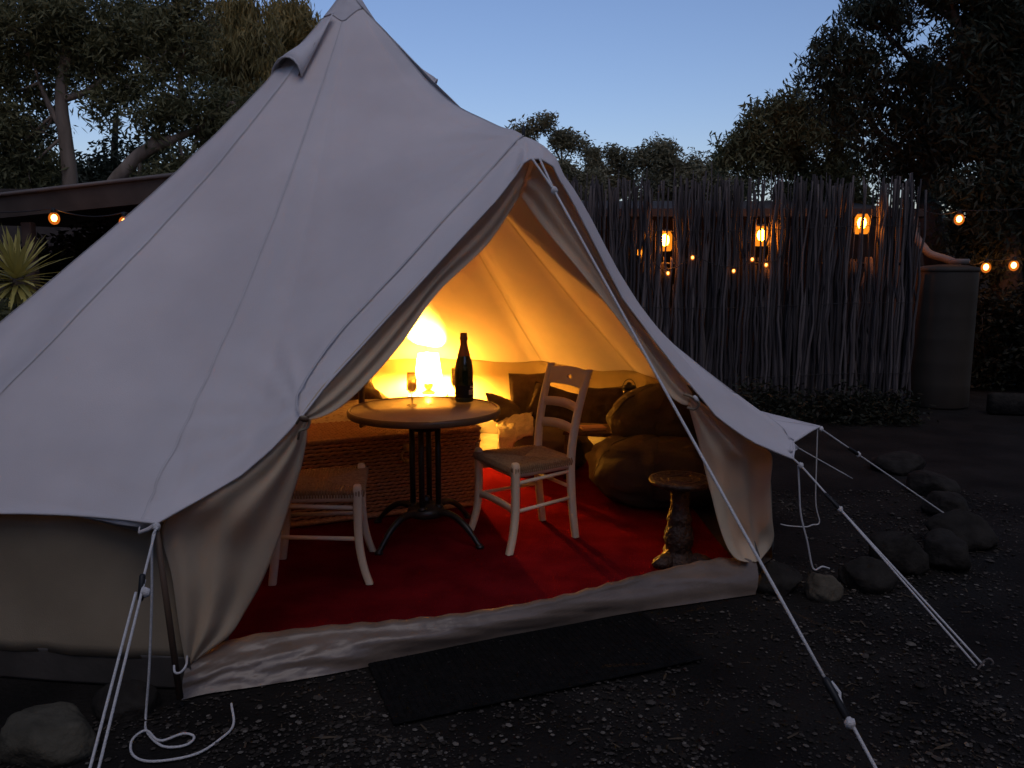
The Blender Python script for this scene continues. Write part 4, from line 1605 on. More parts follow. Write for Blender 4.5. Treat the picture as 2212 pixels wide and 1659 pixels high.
# ------------------------------------------------------------------ brush stick fence
FN = thing('brush_fence', 'tall dark fence of rough upright tea tree sticks behind the tent', 'fence', (2.0, 8.4, 0))
variants = []
for vi in range(14):
    rs = random.Random(100 + vi)
    pts, rad = [], []
    n = 11
    ph, am = rs.uniform(0, 6), rs.uniform(.004, .02)
    kx, ky = 0.0, 0.0
    for i in range(n):
        f = i / (n - 1)
        kx += rs.uniform(-.019, .019)
        ky += rs.uniform(-.006, .006)
        pts.append((kx + am * math.sin(ph + f * rs.choice((5, 7, 9))), ky, 2.4 * f))
        rad.append((.0165 - .0075 * f) * rs.uniform(.82, 1.2))
    mb = MB()
    mb.tube(pts, rad, 5)
    if vi % 3 == 0:
        k = rs.randint(5, 7)
        p = V3(pts[k])
        sgn = rs.choice((-1, 1))
        mb.tube([p, p + V3((sgn * .03, 0, .14)), p + V3((sgn * .05, .0, .45)), p + V3((sgn * .045, 0, .8))], (.009, .008, .007, .004), 5)
    me_o = build('stick', mb, M['stick'][(vi * 7) % 3], FN, world=False)
    variants.append(me_o.data)
    bpy.data.objects.remove(me_o)
lamp_x = tuple(p[0] for p in ((1.623, 8.470, 1.808), (2.641, 8.470, 1.861), (3.696, 8.470, 1.986)))
NS = 296
xs_ = []
for i in range(NS):
    layer = i % 3
    f = (i + .5) / NS
    xs_.append((-.15 + 4.42 * f + rng.normal(0, .018), layer))
for (x, layer) in xs_:
    near = min(abs(x - l) for l in lamp_x)
    short = (layer == 2 and near < .15) or (layer == 1 and near < .085) or (layer == 0 and near < .05 and rng.random() < .4)
    o = bpy.data.objects.new('stick', variants[rng.integers(len(variants))])
    COL.objects.link(o)
    o.parent = FN
    sc = rng.uniform(.60, .69) if short else rng.normal(1.0, .02)
    o.scale = (rng.uniform(.85, 1.3), rng.uniform(.85, 1.2), sc)
    o.location = (x - 2.0, (layer - 1) * .028 + rng.uniform(-.008, .008), -.02)
    o.rotation_euler = (rng.normal(0, .006), rng.normal(0, .016), rng.choice((0, PI)) + rng.uniform(-.5, .5))
mb = MB()
for i in range(150):
    x = -.15 + 4.42 * (i + rng.random()) / 150
    h_ = rng.uniform(2.2, 2.5) if min(abs(x - l) for l in lamp_x) > .16 else rng.uniform(1.45, 1.65)
    ph = rng.uniform(0, 6)
    k_ = rng.normal(0, .03)
    mb.tube([(x - 2.0 + k_ * f + .008 * math.sin(ph + 5 * f), .07 + .006 * math.sin(ph + 3 * f), h_ * f - .02) for f in np.linspace(0, 1, 7)], [.016 - .008 * f for f in np.linspace(0, 1, 7)], 5)
tag(build('back_sticks', mb, M['stick'][1], FN, world=False), kind='stuff')
for z, y in ((1.90, -.05), (1.10, -.05), (.35, -.05)):
    mb = MB()
    mb.tube([(x - 2.0, y + .012 * math.sin(x * 40), z + .016 * math.sin(x * 2.1) + .05 * (x - 2) * .3) for x in np.linspace(-.15, 4.27, 90)], .0035, 4)
    build('wire', mb, M['wire'], FN, world=False)
mb = MB()
for z in (1.55, .6):
    mb.tube([(-2.15, .10, z), (2.27, .10, z)], .018, 6)
build('rail', mb, M['black'], FN, world=False)

# jar lanterns just behind the fence
for (p, lab) in (((1.623, 8.470, 1.808), 'glowing jar lantern behind the fence, nearest the tent'), ((2.641, 8.470, 1.861), 'glowing jar lantern behind the middle of the stick fence'),
                    ((3.696, 8.470, 1.986), 'glowing jar lantern behind the fence, nearest the water tank')):
    p = V3(p)
    t = thing('jar_lantern', lab, 'lantern', (p.x, p.y, p.z), 0, 'jar lanterns behind the stick fence')
    mb = MB()
    mb.lathe([(.0, -.125), (.060, -.122), (.072, -.10), (.072, .045), (.052, .080), (.048, .085)], 20, close=False)
    build('jar', mb, M['halo_jar'], t, world=False)
    mb = MB()
    mb.lathe([(.044, .078), (.046, .08), (.046, .105), (.0, .108)], 20, close=False)
    build('cap', mb, M['iron'], t, world=False)
    mb = blob(.043, .043, .062, 16, 12, None, (0, 0, -.008))
    build('bulb', mb, M['lantern_glow'], t, world=False)
    mb = MB()
    mb.tube([(0, 0, .105), (0, 0, .30)], .003, 5)
    build('hanger', mb, M['wire'], t, world=False)


# festoon strings
def festoon(name, label, bulbs, mb_mat, rad, ends, sag=.05, group=None):
    loc = V3(bulbs[0])
    t = thing(name, label, 'string lights', loc, 0, group)
    path = [V3(ends[0])] + [V3(b) + V3((0, 0, rad * 2.2)) for b in bulbs] + [V3(ends[1])]
    dense = []
    for i in range(len(path) - 1):
        for k in range(10):
            f = k / 10
            p = path[i].lerp(path[i + 1], f)
            p.z -= sag * 4 * f * (1 - f)
            dense.append(p)
    dense.append(path[-1])
    m = MB()
    m.tube(dense, .005, 5)
    build('cable', m, M['wire'], t)
    for b in bulbs:
        b = V3(b)
        m = MB()
        m.lathe([(rad * .45, 0), (rad * .5, rad * .2), (rad * .5, rad * 1.1), (rad * .3, rad * 1.3)], 10, c=(b.x, b.y, b.z + rad * .85))
        build('socket', m, M['black'], t)
        m = blob(rad * .62, rad * .62, rad * .8, 16, 12, None, b)
        build('filament', m, mb_mat, t)
        m = blob(rad * 1.18, rad * 1.18, rad * 1.4, 20, 14, None, b - V3((0, 0, rad * .1)))
        build('bulb', m, M['halo_globe'], t)  # globe emission imitates the halo round the lit core
    return t


festoon('festoon_lights', 'string of two warm bulbs hanging under the dark carport roof', [(-3.765, 6.600, 1.908), (-3.140, 6.500, 1.868)], M['bulb'], .036, [(-4.880, 6.700, 2.031), (-2.311, 6.400, 1.898)])
festoon('festoon_lights', 'single warm bulb hanging in front of the trees above the water tank', [(5.127, 9.200, 2.066)], M['bulb'], .046, [(4.531, 8.900, 2.152), (6.614, 9.400, 2.306)])
festoon('festoon_lights', 'string of two warm bulbs at the far right beside the water tank', [(5.720, 9.600, 1.522), (6.053, 9.600, 1.544)], M['bulb'], .046, [(5.332, 9.300, 1.558), (6.939, 9.600, 1.615)], .03)
festoon('fairy_lights', 'string of tiny warm bulbs hung along the stick fence below the lanterns', [(1.633, 8.320, 1.454), (1.885, 8.320, 1.616), (2.320, 8.320, 1.478), (2.509, 8.320, 1.597), (2.657, 8.320, 1.540)], M['bulb_small'], .019,
        [(1.498, 8.340, 1.574), (2.827, 8.340, 1.655)], .04)

# ------------------------------------------------------------------ water tank and downpipe
tk = thing('water_tank', 'slim round olive water tank standing beside the stick fence', 'water tank', (4.72, 8.62, 0))
mb = MB()
pr = [(.0, 0), (.298, 0), (.305, .02)]
for z in (.25, .5, .75, 1.0, 1.25):
    pr += [(.305, z - .02), (.3065, z), (.305, z + .02)]
pr += [(.305, 1.44), (.298, 1.47)]
mb.lathe(pr, 48, close=False)
build('body', mb, M['tank'], tk, world=False)
mb = MB()
mb.lathe([(.302, 1.465), (.310, 1.475), (.310, 1.50), (.29, 1.515), (.20, 1.535), (.09, 1.545), (.0, 1.547)], 48, close=False)
build('top', mb, M['tank'], tk, world=False)
mb = MB()
mb.lathe([(.10, 1.55), (.105, 1.59), (.09, 1.605), (.0, 1.607)], 24, c=(.12, 0, 0))
build('lid', mb, M['gutter'], tk, world=False)

# house behind the fence: verandah roof, posts, wall with windows
HS = thing('house', 'low dark house with a pale roof edge half hidden by the stick fence', 'house', (2.2, 12.0, 0))
RZ = (3.251, 9.500, 2.165)[2]
mb = MB()
mb.box((3.3, 12.6, 1.15), (9.6, .12, 2.3))
build('wall', mb, M['house_wall'], HS, smooth=False)
mb = MB()
mb.add([(.3, 9.45, RZ + .005), (4.85, 9.45, RZ + .005), (5.2, 12.9, RZ + .42), (-1.4, 12.9, RZ + .42), (.3, 9.45, RZ - .02), (4.85, 9.45, RZ - .02), (5.2, 12.9, RZ + .395), (-1.4, 12.9, RZ + .395)],
       [(0, 1, 2, 3), (7, 6, 5, 4), (0, 4, 5, 1), (1, 5, 6, 2), (2, 6, 7, 3), (3, 7, 4, 0)])
build('roof', mb, M['steel_roof'], HS, smooth=False)
mb = MB()
mb.grid([[(x, y, z) for x in (.3, 4.82)] for (y, z) in ((9.44, RZ + .03), (9.36, RZ + .03), (9.355, RZ - .06), (9.44, RZ - .075))])
mb.add([(4.82, 9.44, RZ + .03), (4.82, 9.36, RZ + .03), (4.82, 9.355, RZ - .06), (4.82, 9.44, RZ - .075)], [(0, 1, 2, 3)])
build('gutter', mb, M['black'], HS, smooth=False)
for x in (.6, 2.7, 4.65):
    mb = MB()
    mb.box((x, 9.6, 1.05), (.09, .09, 2.1), bev=.008)
    build('post', mb, M['post'], HS, smooth=False)
for x in (.9, 2.2, 3.7):
    mb = MB()
    w_, z0, z1 = .9, .9, 1.95
    for (a, b, c, d) in ((x - w_ / 2, x + w_ / 2, z1, z1 + .05), (x - w_ / 2, x + w_ / 2, z0 - .05, z0), (x - w_ / 2 - .05, x - w_ / 2, z0 - .05, z1 + .05), (x + w_ / 2, x + w_ / 2 + .05, z0 - .05, z1 + .05)):
        mb.box(((a + b) / 2, 12.525, (c + d) / 2), (b - a, .04, d - c))
    f = build('window', mb, M['gutter'], HS, smooth=False)
    mb = MB()
    mb.box((x, 12.535, (z0 + z1) / 2), (w_, .012, z1 - z0))
    build('pane', mb, M['window_glass'], f, smooth=False)
mb = MB()
mb.tube(spline(vs((4.66, 9.30, RZ - .07), (4.66, 9.28, RZ - .25), (4.696, 9.100, 1.739), (4.749, 9.050, 1.665), (4.883, 8.950, 1.606), (4.972, 8.850, 1.544)), 30), .043, 12)
build('downpipe', mb, M['gutter'], HS)

# ------------------------------------------------------------------ carport at the left
CPT = thing('carport', 'dark flat carport roof with a pale metal edge behind the tent at left', 'carport', (-5.0, 7.5, 0))
pA, pB = V3((-5.711, 6.900, 1.962)), V3((-2.446, 7.300, 2.391))
pA2, pB2 = V3((-5.731, 6.900, 1.794)), V3((-2.457, 7.300, 2.171))
back = V3((0, 4.0, .12))
mb = MB()
th = V3((0, .05, 0))
mb.add([pA, pB, pB2, pA2, pA + th, pB + th, pB2 + th, pA2 + th], [(3, 2, 1, 0), (4, 5, 6, 7), (0, 1, 5, 4), (2, 3, 7, 6), (0, 4, 7, 3), (1, 2, 6, 5)])
build('fascia', mb, M['fascia'], CPT, smooth=False)
mb = MB()
mb.tube([pA + V3((0, -.02, .012)), pB + V3((0, -.02, .012))], .018, 6)
build('edge_flashing', mb, M['gutter'], CPT)
mb = MB()
u_ = V3((0, .03, -.03))
d_ = V3((0, 0, -.03))
q = [pA + u_, pB + u_, pB + back, pA + back]
mb.add(q + [p + d_ for p in q], [(0, 1, 2, 3), (7, 6, 5, 4), (0, 4, 5, 1), (1, 5, 6, 2), (2, 6, 7, 3), (3, 7, 4, 0)])
build('roof', mb, M['fascia'], CPT, smooth=False)
for p in ((-4.347, 7.200, 1.910), (-5.598, 7.100, 1.904)):
    y = p[1]
    mb = MB()
    mb.box((p[0], y, p[2] / 2), (.09, .09, p[2]), bev=.008)
    build('post', mb, M['post'], CPT, smooth=False)
mb = MB()
mb.box((-5.9, 11.2, 1.3), (7.2, .1, 2.6))
build('back_wall', mb, M['house_wall'], CPT, smooth=False)

# ------------------------------------------------------------------ yucca
yb = V3((-3.368, 5.400, 1.432))
YU = thing('yucca', 'spiky yucca with sword leaves on a stem at the left edge', 'plant', (yb.x, yb.y, 0))
mb = MB()
mb.tube(spline([(0, 0, 0), (.02, .01, yb.z * .5), (0, 0, yb.z)], 12), [.045] * 6 + [.05] * 6, 10)
build('stem', mb, M['bark'], YU, world=False)
lv = []
for vi in range(5):
    mb = MB()
    ln = .30 + .025 * vi
    rows = []
    for i in range(9):
        f = i / 8
        w = .017 * (math.sin(PI * min(1, f * 1.0 + .25)) ** .8 if f < .75 else (1 - f) / .25 * .72) + .0005
        x = ln * f
        z = -.20 * ln * f * f * (vi * .35)
        rows.append([(x, -w, z + w * .35), (x, 0, z), (x, w, z + w * .35)])
    mb.grid(rows)
    o = build('leaf', mb, M['yucca_leaf'], YU, world=False)
    lv.append(o.data)
    bpy.data.objects.remove(o)
for i in range(95):
    f = i / 95
    a = i * 2.39996
    el = R(86 - 150 * f) + rng.normal(0, .07)
    o = bpy.data.objects.new('leaf', lv[min(4, int(f * 4 + rng.random() * 1.5))])
    COL.objects.link(o)
    o.parent = YU
    o.location = (0.02 * math.cos(a), .02 * math.sin(a), yb.z + .04 - .12 * f)
    o.rotation_euler = (0, -el, a + rng.normal(0, .1))
    s_ = rng.uniform(.85, 1.12)
    o.scale = (s_, s_, s_)


# ------------------------------------------------------------------ trees and shrubs
def leaves(clumps, leaf, n_per, droop, spread=.16, seed=0, sub=1.0):
    """Quads for leaves gathered in tufts inside each clump (centre, radii); returns verts, faces."""
    g = np.random.default_rng(seed)
    C_, N_ = [], []
    for (c, r, w) in clumps:
        n = int(n_per * w)
        nt = max(3, int(n / 34))
        d = g.normal(size=(nt, 3))
        d /= np.linalg.norm(d, axis=1)[:, None]
        rad = (0.25 + 0.75 * g.random(nt) ** .5)
        tuft = np.array(c) + d * rad[:, None] * np.array(r)
        k = g.integers(nt, size=n)
        off = np.clip(g.normal(size=(n, 3)), -1.5, 1.5) * np.array((spread, spread, spread * .9))
        C_.append(tuft[k] + off)
    C = np.concatenate(C_)
    n = len(C)
    ax = g.normal(size=(n, 3))
    ax[:, 2] = ax[:, 2] * .6 - droop
    ax /= np.linalg.norm(ax, axis=1)[:, None]
    sd_ = np.cross(ax, g.normal(size=(n, 3)))
    sd_ /= np.linalg.norm(sd_, axis=1)[:, None] + 1e-9
    L = leaf[0] * g.uniform(.6, 1.25, n)[:, None]
    Wd = leaf[1] * g.uniform(.7, 1.3, n)[:, None]
    v = np.stack([C - ax * L * .5, C + sd_ * Wd * .5 - ax * L * .08, C + ax * L * .5, C - sd_ * Wd * .5 - ax * L * .08], 1).reshape(-1, 3)
    return v


def leaf_object(name, v, m, parent, loc):
    n = len(v) // 4
    me = bpy.data.meshes.new(name)
    v = v - np.array(loc)
    me.vertices.add(len(v))
    me.vertices.foreach_set('co', v.astype(np.float32).ravel())
    me.loops.add(n * 4)
    me.loops.foreach_set('vertex_index', np.arange(n * 4, dtype=np.int32))
    me.polygons.add(n)
    me.polygons.foreach_set('loop_start', np.arange(0, n * 4, 4, dtype=np.int32))
    me.polygons.foreach_set('loop_total', np.full(n, 4, dtype=np.int32))
    me.materials.append(m)
    me.update(calc_edges=True)
    me.validate()
    o = bpy.data.objects.new(name, me)
    COL.objects.link(o)
    if parent is not None:
        o.parent = parent
    return o


def tree(name, label, base, trunk, limbs, clumps, m, bark, leaf=(.13, .028), n_per=900, droop=.6, spread=.17, seed=1, group=None, cat='tree', twigs=True):
    t = thing(name, label, cat, base, 0, group)
    mb = MB()
    P = spline(trunk[0], 18)
    r0, r1 = trunk[1]
    mb.tube(P, [r0 + (r1 - r0) * i / 17 for i in range(18)], 10)
    build('trunk', mb, bark, t)
    if limbs:
        for (pts, a, b) in limbs:
            mb = MB()
            P2 = spline(pts, 14)
            mb.tube(P2, [a + (b - a) * i / 13 for i in range(14)], 7)
            build('limb', mb, bark, t)
    if twigs:
        mb = MB()
        g = random.Random(seed)
        for (c, r, w) in clumps:
            c = V3(c)
            src = min((p for p in P), key=lambda p: (p - c).length + .6 * abs(p.z - (c.z - .8)))
            if limbs:
                for (pts, a, b) in limbs:
                    for p in spline(pts, 8):
                        if (p - c).length < (src - c).length:
                            src = p
            mid = src.lerp(c, .55) + V3((g.uniform(-.1, .1), g.uniform(-.1, .1), -.08))
            mb.tube(spline([src, mid, c], 9), [.03 - .0022 * i for i in range(9)], 5)
            for k in range(5):
                e = c + V3((g.uniform(-1, 1) * r[0], g.uniform(-1, 1) * r[1], g.uniform(-.9, .9) * r[2])) * .8
                mb.tube(spline([mid.lerp(c, .5), c.lerp(e, .5) + V3((0, 0, .05)), e], 6), [.011 - .0014 * i for i in range(6)], 4)
        build('branches', mb, bark, t)
    gg = np.random.default_rng(seed + 500)
    parts = []
    for (c, r, w) in clumps:
        k = 6 if w > .35 else 4
        for q in range(k):
            d = gg.normal(size=3)
            d /= np.linalg.norm(d)
            d *= gg.uniform(.35, .85)
            f = gg.uniform(.36, .60)
            parts.append((tuple(np.array(c) + d * np.array(r)), tuple(np.array(r) * f), w * 1.0 / k))
    v = leaves(parts, leaf, n_per, droop, spread, seed)
    leaf_object('crown', v, m, t, base)
    return t


def cl(x, y, z, r, w=1.0, flat=.85, deep=1.0):
    return ((x, y, z), (r, r * deep, r * flat), w * max(.15, (r / y * 21) ** 2))


# far trees beyond the fence, in the middle
tree('gum_tree', 'small rounded gum tree with thin bare stems behind the tent hood', (1.6, 21, 0),
     ([(1.6, 21, 0), (1.55, 21, 2), (1.3, 21, 4.2)], (.12, .05)), [],
     [cl(0.31, 21.00, 4.98, 0.346), cl(0.74, 21.00, 5.17, 0.296), cl(1.26, 21.00, 4.98, 0.469), cl(1.55, 21.00, 4.64, 0.371), cl(1.13, 21.00, 3.91, 0.618), cl(1.88, 21.00, 3.82, 0.556), cl(1.62, 21.00, 3.21, 0.679), cl(0.83, 21.00, 3.44, 0.618)],
     M['leaf_grey'], M['bark_dark'], leaf=(.13, .042), n_per=6000, droop=.2, spread=.13, seed=11, group='far trees above the fence')
tree('gum_tree', 'far gum tree with the tallest bushy crown above the middle of the fence', (4.0, 22, 0),
     ([(4.0, 22, 0), (4.0, 22, 2), (4.1, 22, 4)], (.14, .05)), [],
     [cl(4.00, 22.00, 4.79, 0.492), cl(4.34, 22.00, 4.52, 0.582), cl(3.67, 22.00, 4.37, 0.518), cl(4.21, 22.00, 3.97, 0.776), cl(4.95, 22.00, 4.27, 0.518), cl(5.10, 22.00, 3.78, 0.647), cl(3.71, 22.00, 3.54, 0.712), cl(4.61, 22.00, 3.29, 0.776), cl(5.48, 22.00, 3.54, 0.582), cl(6.05, 22.00, 3.48, 0.518)],
     M['leaf_grey'], M['bark_dark'], leaf=(.13, .042), n_per=6000, droop=.2, spread=.13, seed=12, group='far trees above the fence')
tree('gum_tree', 'thin scraggly far tree between the two bushier crowns above the fence', (2.9, 23, 0),
     ([(2.9, 23, 0), (2.9, 23, 2), (2.8, 23, 4)], (.1, .04)), [],
     [cl(2.30, 23.00, 4.72, 0.203), cl(2.33, 23.00, 4.38, 0.271), cl(2.87, 23.00, 4.78, 0.244), cl(3.14, 23.00, 4.53, 0.379), cl(2.62, 23.00, 4.02, 0.514), cl(3.15, 23.00, 3.95, 0.541), cl(2.83, 23.00, 3.50, 0.676), cl(2.23, 23.00, 3.50, 0.541)],
     M['leaf_grey'], M['bark_dark'], leaf=(.13, .042), n_per=5600, droop=.2, spread=.12, seed=13, group='far trees above the fence')
tree('gum_tree', 'low spreading far tree filling in along the top of the fence', (4.6, 25, 0),
     ([(4.6, 25, 0), (4.6, 25, 1.6), (4.5, 25, 3)], (.12, .05)), [],
     [cl(1.56, 25.00, 3.99, 0.618), cl(2.42, 25.00, 4.07, 0.588), cl(3.28, 25.00, 4.10, 0.618), cl(4.14, 25.00, 4.15, 0.618), cl(5.07, 25.00, 4.21, 0.647), cl(6.00, 25.00, 4.21, 0.618), cl(6.87, 25.00, 4.13, 0.588), cl(6.35, 25.00, 4.52, 0.382)],
     M['leaf_grey'], M['bark_dark'], leaf=(.14, .045), n_per=6000, droop=.2, spread=.14, seed=14, group='far trees above the fence')

# large dark gums at the right
tree('gum_tree', 'dark drooping gum tree whose crown slopes down to the fence', (4.2, 13, 0),
     ([(4.956, 13.000, 1.364), (4.858, 13.000, 2.477), (4.719, 13.000, 2.987), (4.544, 13.000, 3.491)], (.15, .06)),
     [([(4.813, 13.000, 2.623), (4.336, 13.000, 3.203), (3.881, 13.000, 3.419)], .06, .02), ([(4.809, 13.000, 2.696), (5.144, 13.000, 3.347), (5.262, 13.000, 3.847)], .06, .02)],
     [cl(3.48, 13.00, 3.38, 0.245), cl(3.41, 13.00, 3.19, 0.168), cl(3.74, 13.00, 3.62, 0.275), cl(3.94, 13.00, 3.81, 0.306), cl(4.16, 13.00, 4.03, 0.321), cl(4.46, 13.00, 4.03, 0.344), cl(4.03, 13.00, 3.42, 0.421), cl(4.54, 13.00, 3.56, 0.497), cl(4.97, 13.00, 3.85, 0.459), cl(4.34, 13.00, 3.06, 0.421),
      cl(4.86, 13.00, 3.13, 0.459), cl(3.82, 13.00, 3.02, 0.245), cl(5.29, 13.00, 3.42, 0.459), cl(5.47, 13.00, 2.84, 0.421), cl(4.84, 13.00, 2.77, 0.382), cl(4.36, 13.00, 2.73, 0.291)],
     M['leaf_green'], M['bark_dark'], leaf=(.14, .032), n_per=2900, droop=.9, spread=.12, seed=21, group='big gum trees on the right')
tree('gum_tree', 'tall dark gum tree with hanging leaf sprays against the sky', (5.2, 11.2, 0),
     ([(6.086, 11.200, 1.120), (5.839, 11.200, 2.212), (5.723, 11.200, 2.903), (5.839, 11.200, 3.885), (6.274, 11.200, 4.724)], (.17, .09)),
     [([(5.732, 11.200, 2.778), (5.054, 11.200, 3.336), (4.568, 11.200, 4.006)], .07, .02), ([(5.780, 11.200, 3.824), (5.362, 11.200, 4.367), (4.961, 11.200, 4.724)], .06, .02), ([(6.776, 11.200, 4.006), (5.952, 11.200, 4.842), (5.303, 11.200, 5.195)], .09, .05)],
     [cl(4.20, 11.20, 4.38, 0.171), cl(4.18, 11.20, 4.10, 0.211), cl(4.34, 11.20, 4.58, 0.145), cl(4.54, 11.20, 4.43, 0.264), cl(4.53, 11.20, 4.04, 0.316), cl(4.36, 11.20, 3.79, 0.237), cl(4.81, 11.20, 4.32, 0.264), cl(4.98, 11.20, 3.95, 0.329), cl(4.82, 11.20, 4.96, 0.329), cl(4.64, 11.20, 4.90, 0.171), cl(5.13, 11.20, 5.05, 0.362), cl(5.18, 11.20, 4.72, 0.224),
      cl(5.39, 11.20, 4.19, 0.264), cl(5.76, 11.20, 4.04, 0.395), cl(5.40, 11.20, 3.79, 0.362), cl(5.62, 11.20, 3.37, 0.428), cl(4.78, 11.20, 3.61, 0.329), cl(5.07, 11.20, 3.09, 0.329), cl(5.47, 11.20, 2.90, 0.362), cl(6.03, 11.20, 3.09, 0.428), cl(6.11, 11.20, 3.64, 0.395), cl(5.74, 11.20, 2.65, 0.296)],
     M['leaf_dark'], M['bark_dark'], leaf=(.15, .03), n_per=1900, droop=1.1, spread=.12, seed=22, group='big gum trees on the right')
tree('gum_tree', 'dense nearly black gum tree filling the far right edge', (5.9, 10, 0),
     ([(6.346, 10.000, 0.454), (6.152, 10.000, 1.964), (5.914, 10.000, 3.356), (5.741, 10.000, 4.693)], (.2, .12)),
     [([(5.995, 10.000, 3.082), (5.586, 10.000, 3.897), (5.306, 10.000, 4.588)], .08, .04), ([(6.083, 10.000, 2.415), (6.424, 10.000, 3.356), (6.545, 10.000, 4.429)], .08, .04)],
     [cl(5.61, 10.00, 4.90, 0.647), cl(5.99, 10.00, 4.38, 0.647), cl(5.62, 10.00, 4.11, 0.412), cl(6.33, 10.00, 3.73, 0.647), cl(5.89, 10.00, 3.57, 0.529), cl(5.71, 10.00, 3.08, 0.412), cl(6.23, 10.00, 2.97, 0.647), cl(5.93, 10.00, 2.53, 0.471), cl(6.41, 10.00, 2.25, 0.588), cl(5.27, 10.00, 5.01, 0.412), cl(6.03, 10.00, 2.02, 0.412), cl(5.54, 10.00, 2.42, 0.294), cl(6.42, 10.00, 4.59, 0.706), cl(5.63, 10.00, 1.96, 0.265), cl(6.42, 10.00, 1.62, 0.412), cl(5.89, 10.00, 1.62, 0.235)],
     M['leaf_dark'], M['bark_dark'], leaf=(.14, .03), n_per=2500, droop=.8, spread=.14, seed=23, group='big gum trees on the right')


def shrub(name, label, base, clumps, m, leaf=(.09, .035), n_per=1500, seed=1, group=None, spread=.12):
    t = thing(name, label, 'shrub', base, 0, group)
    mb = MB()
    g = random.Random(seed)
    for (c, r, w) in clumps:
        c = V3(c)
        for k in range(4):
            e = c + V3((g.uniform(-1, 1) * r[0], g.uniform(-1, 1) * r[1], g.uniform(-.2, .8) * r[2])) * .8
            b0 = V3((c.x * .6 + base[0] * .4 + g.uniform(-.1, .1), c.y, 0.0))
            mb.tube(spline([b0, b0.lerp(e, .5) + V3((g.uniform(-.05, .05), 0, .05)), e], 6), [.012 - .0016 * i for i in range(6)], 4)
    build('stems', mb, M['bark_dark'], t)
    leaf_object('foliage', leaves(clumps, leaf, n_per, .1, spread, seed), m, t, base)
    return t


shrub('shrub', 'dark bushy shrub right of the water tank under the bulbs', (6.0, 9.9, 0), [cl(6.07, 9.90, 0.87, 0.408), cl(6.40, 9.90, 1.05, 0.408), cl(6.00, 9.90, 0.29, 0.349), cl(6.41, 9.90, 0.35, 0.466), cl(6.61, 9.90, 0.70, 0.466)], M['leaf_shrub'], n_per=3200, seed=31)
shrub('shrub', 'low dark shrub at the foot of the stick fence behind the guy rope', (2.2, 7.6, 0), [cl(2.06, 7.60, 0.06, 0.201), cl(2.38, 7.60, 0.11, 0.246), cl(2.70, 7.60, 0.04, 0.224)], M['leaf_shrub'], leaf=(.07, .025), n_per=3000, seed=32)
shrub('shrub', 'low dark shrub at the foot of the fence near the water tank', (3.4, 7.7, 0), [cl(3.15, 7.70, 0.02, 0.226), cl(3.47, 7.70, 0.07, 0.249), cl(3.79, 7.70, 0.02, 0.204)], M['leaf_shrub'], leaf=(.07, .025), n_per=3000, seed=33)
shrub('shrub', 'dark green shrub under the carport behind the tent', (-4.0, 8.4, 0), [cl(-4.47, 8.40, 1.60, 0.346), cl(-4.07, 8.40, 1.70, 0.296), cl(-4.88, 8.40, 1.41, 0.395), cl(-4.46, 8.40, 1.11, 0.395), cl(-3.77, 8.40, 1.79, 0.247)], M['leaf_shrub'], n_per=2200, seed=34)
shrub('shrub', 'small leafy plant low at the left edge beneath the yucca', (-3.3, 5.2, 0), [cl(-3.35, 5.20, 1.16, 0.122), cl(-3.48, 5.20, 1.07, 0.184), cl(-3.26, 5.20, 1.07, 0.092)], M['leaf_green'], leaf=(.10, .02), n_per=900, seed=35, spread=.08)

# trees at the left
tree('gum_tree', 'big dark gum tree with a straight trunk at the upper left', (-7.2, 12.5, 0),
     ([(-6.931, 12.500, 1.079), (-6.838, 12.500, 2.789), (-6.862, 12.500, 3.551), (-6.869, 12.500, 4.164), (-6.678, 12.500, 4.968)], (.15, .07)),
     [([(-6.862, 12.500, 3.551), (-7.103, 12.500, 4.063), (-7.266, 12.500, 4.635)], .06, .02), ([(-6.856, 12.500, 4.063), (-6.384, 12.500, 4.232), (-5.858, 12.500, 4.702)], .06, .02), ([(-6.785, 12.500, 4.501), (-6.528, 12.500, 5.101), (-6.407, 12.500, 5.757)], .05, .03)],
     [cl(-7.43, 12.50, 5.10, 0.809), cl(-6.64, 12.50, 5.43, 0.735), cl(-7.58, 12.50, 4.23, 0.662), cl(-6.90, 12.50, 4.77, 0.515), cl(-7.43, 12.50, 3.55, 0.662), cl(-8.03, 12.50, 3.27, 0.735), cl(-6.18, 12.50, 5.10, 0.588), cl(-6.36, 12.50, 4.50, 0.515), cl(-5.78, 12.50, 4.83, 0.551), cl(-5.61, 12.50, 5.30, 0.515), cl(-7.48, 12.50, 3.00, 0.515), cl(-5.89, 12.50, 4.23, 0.404), cl(-6.20, 12.50, 3.89, 0.331), cl(-7.87, 12.50, 5.69, 0.956)],
     M['leaf_green'], M['bark'], leaf=(.14, .03), n_per=2500, droop=.8, spread=.13, seed=41, group='gum trees behind the carport')
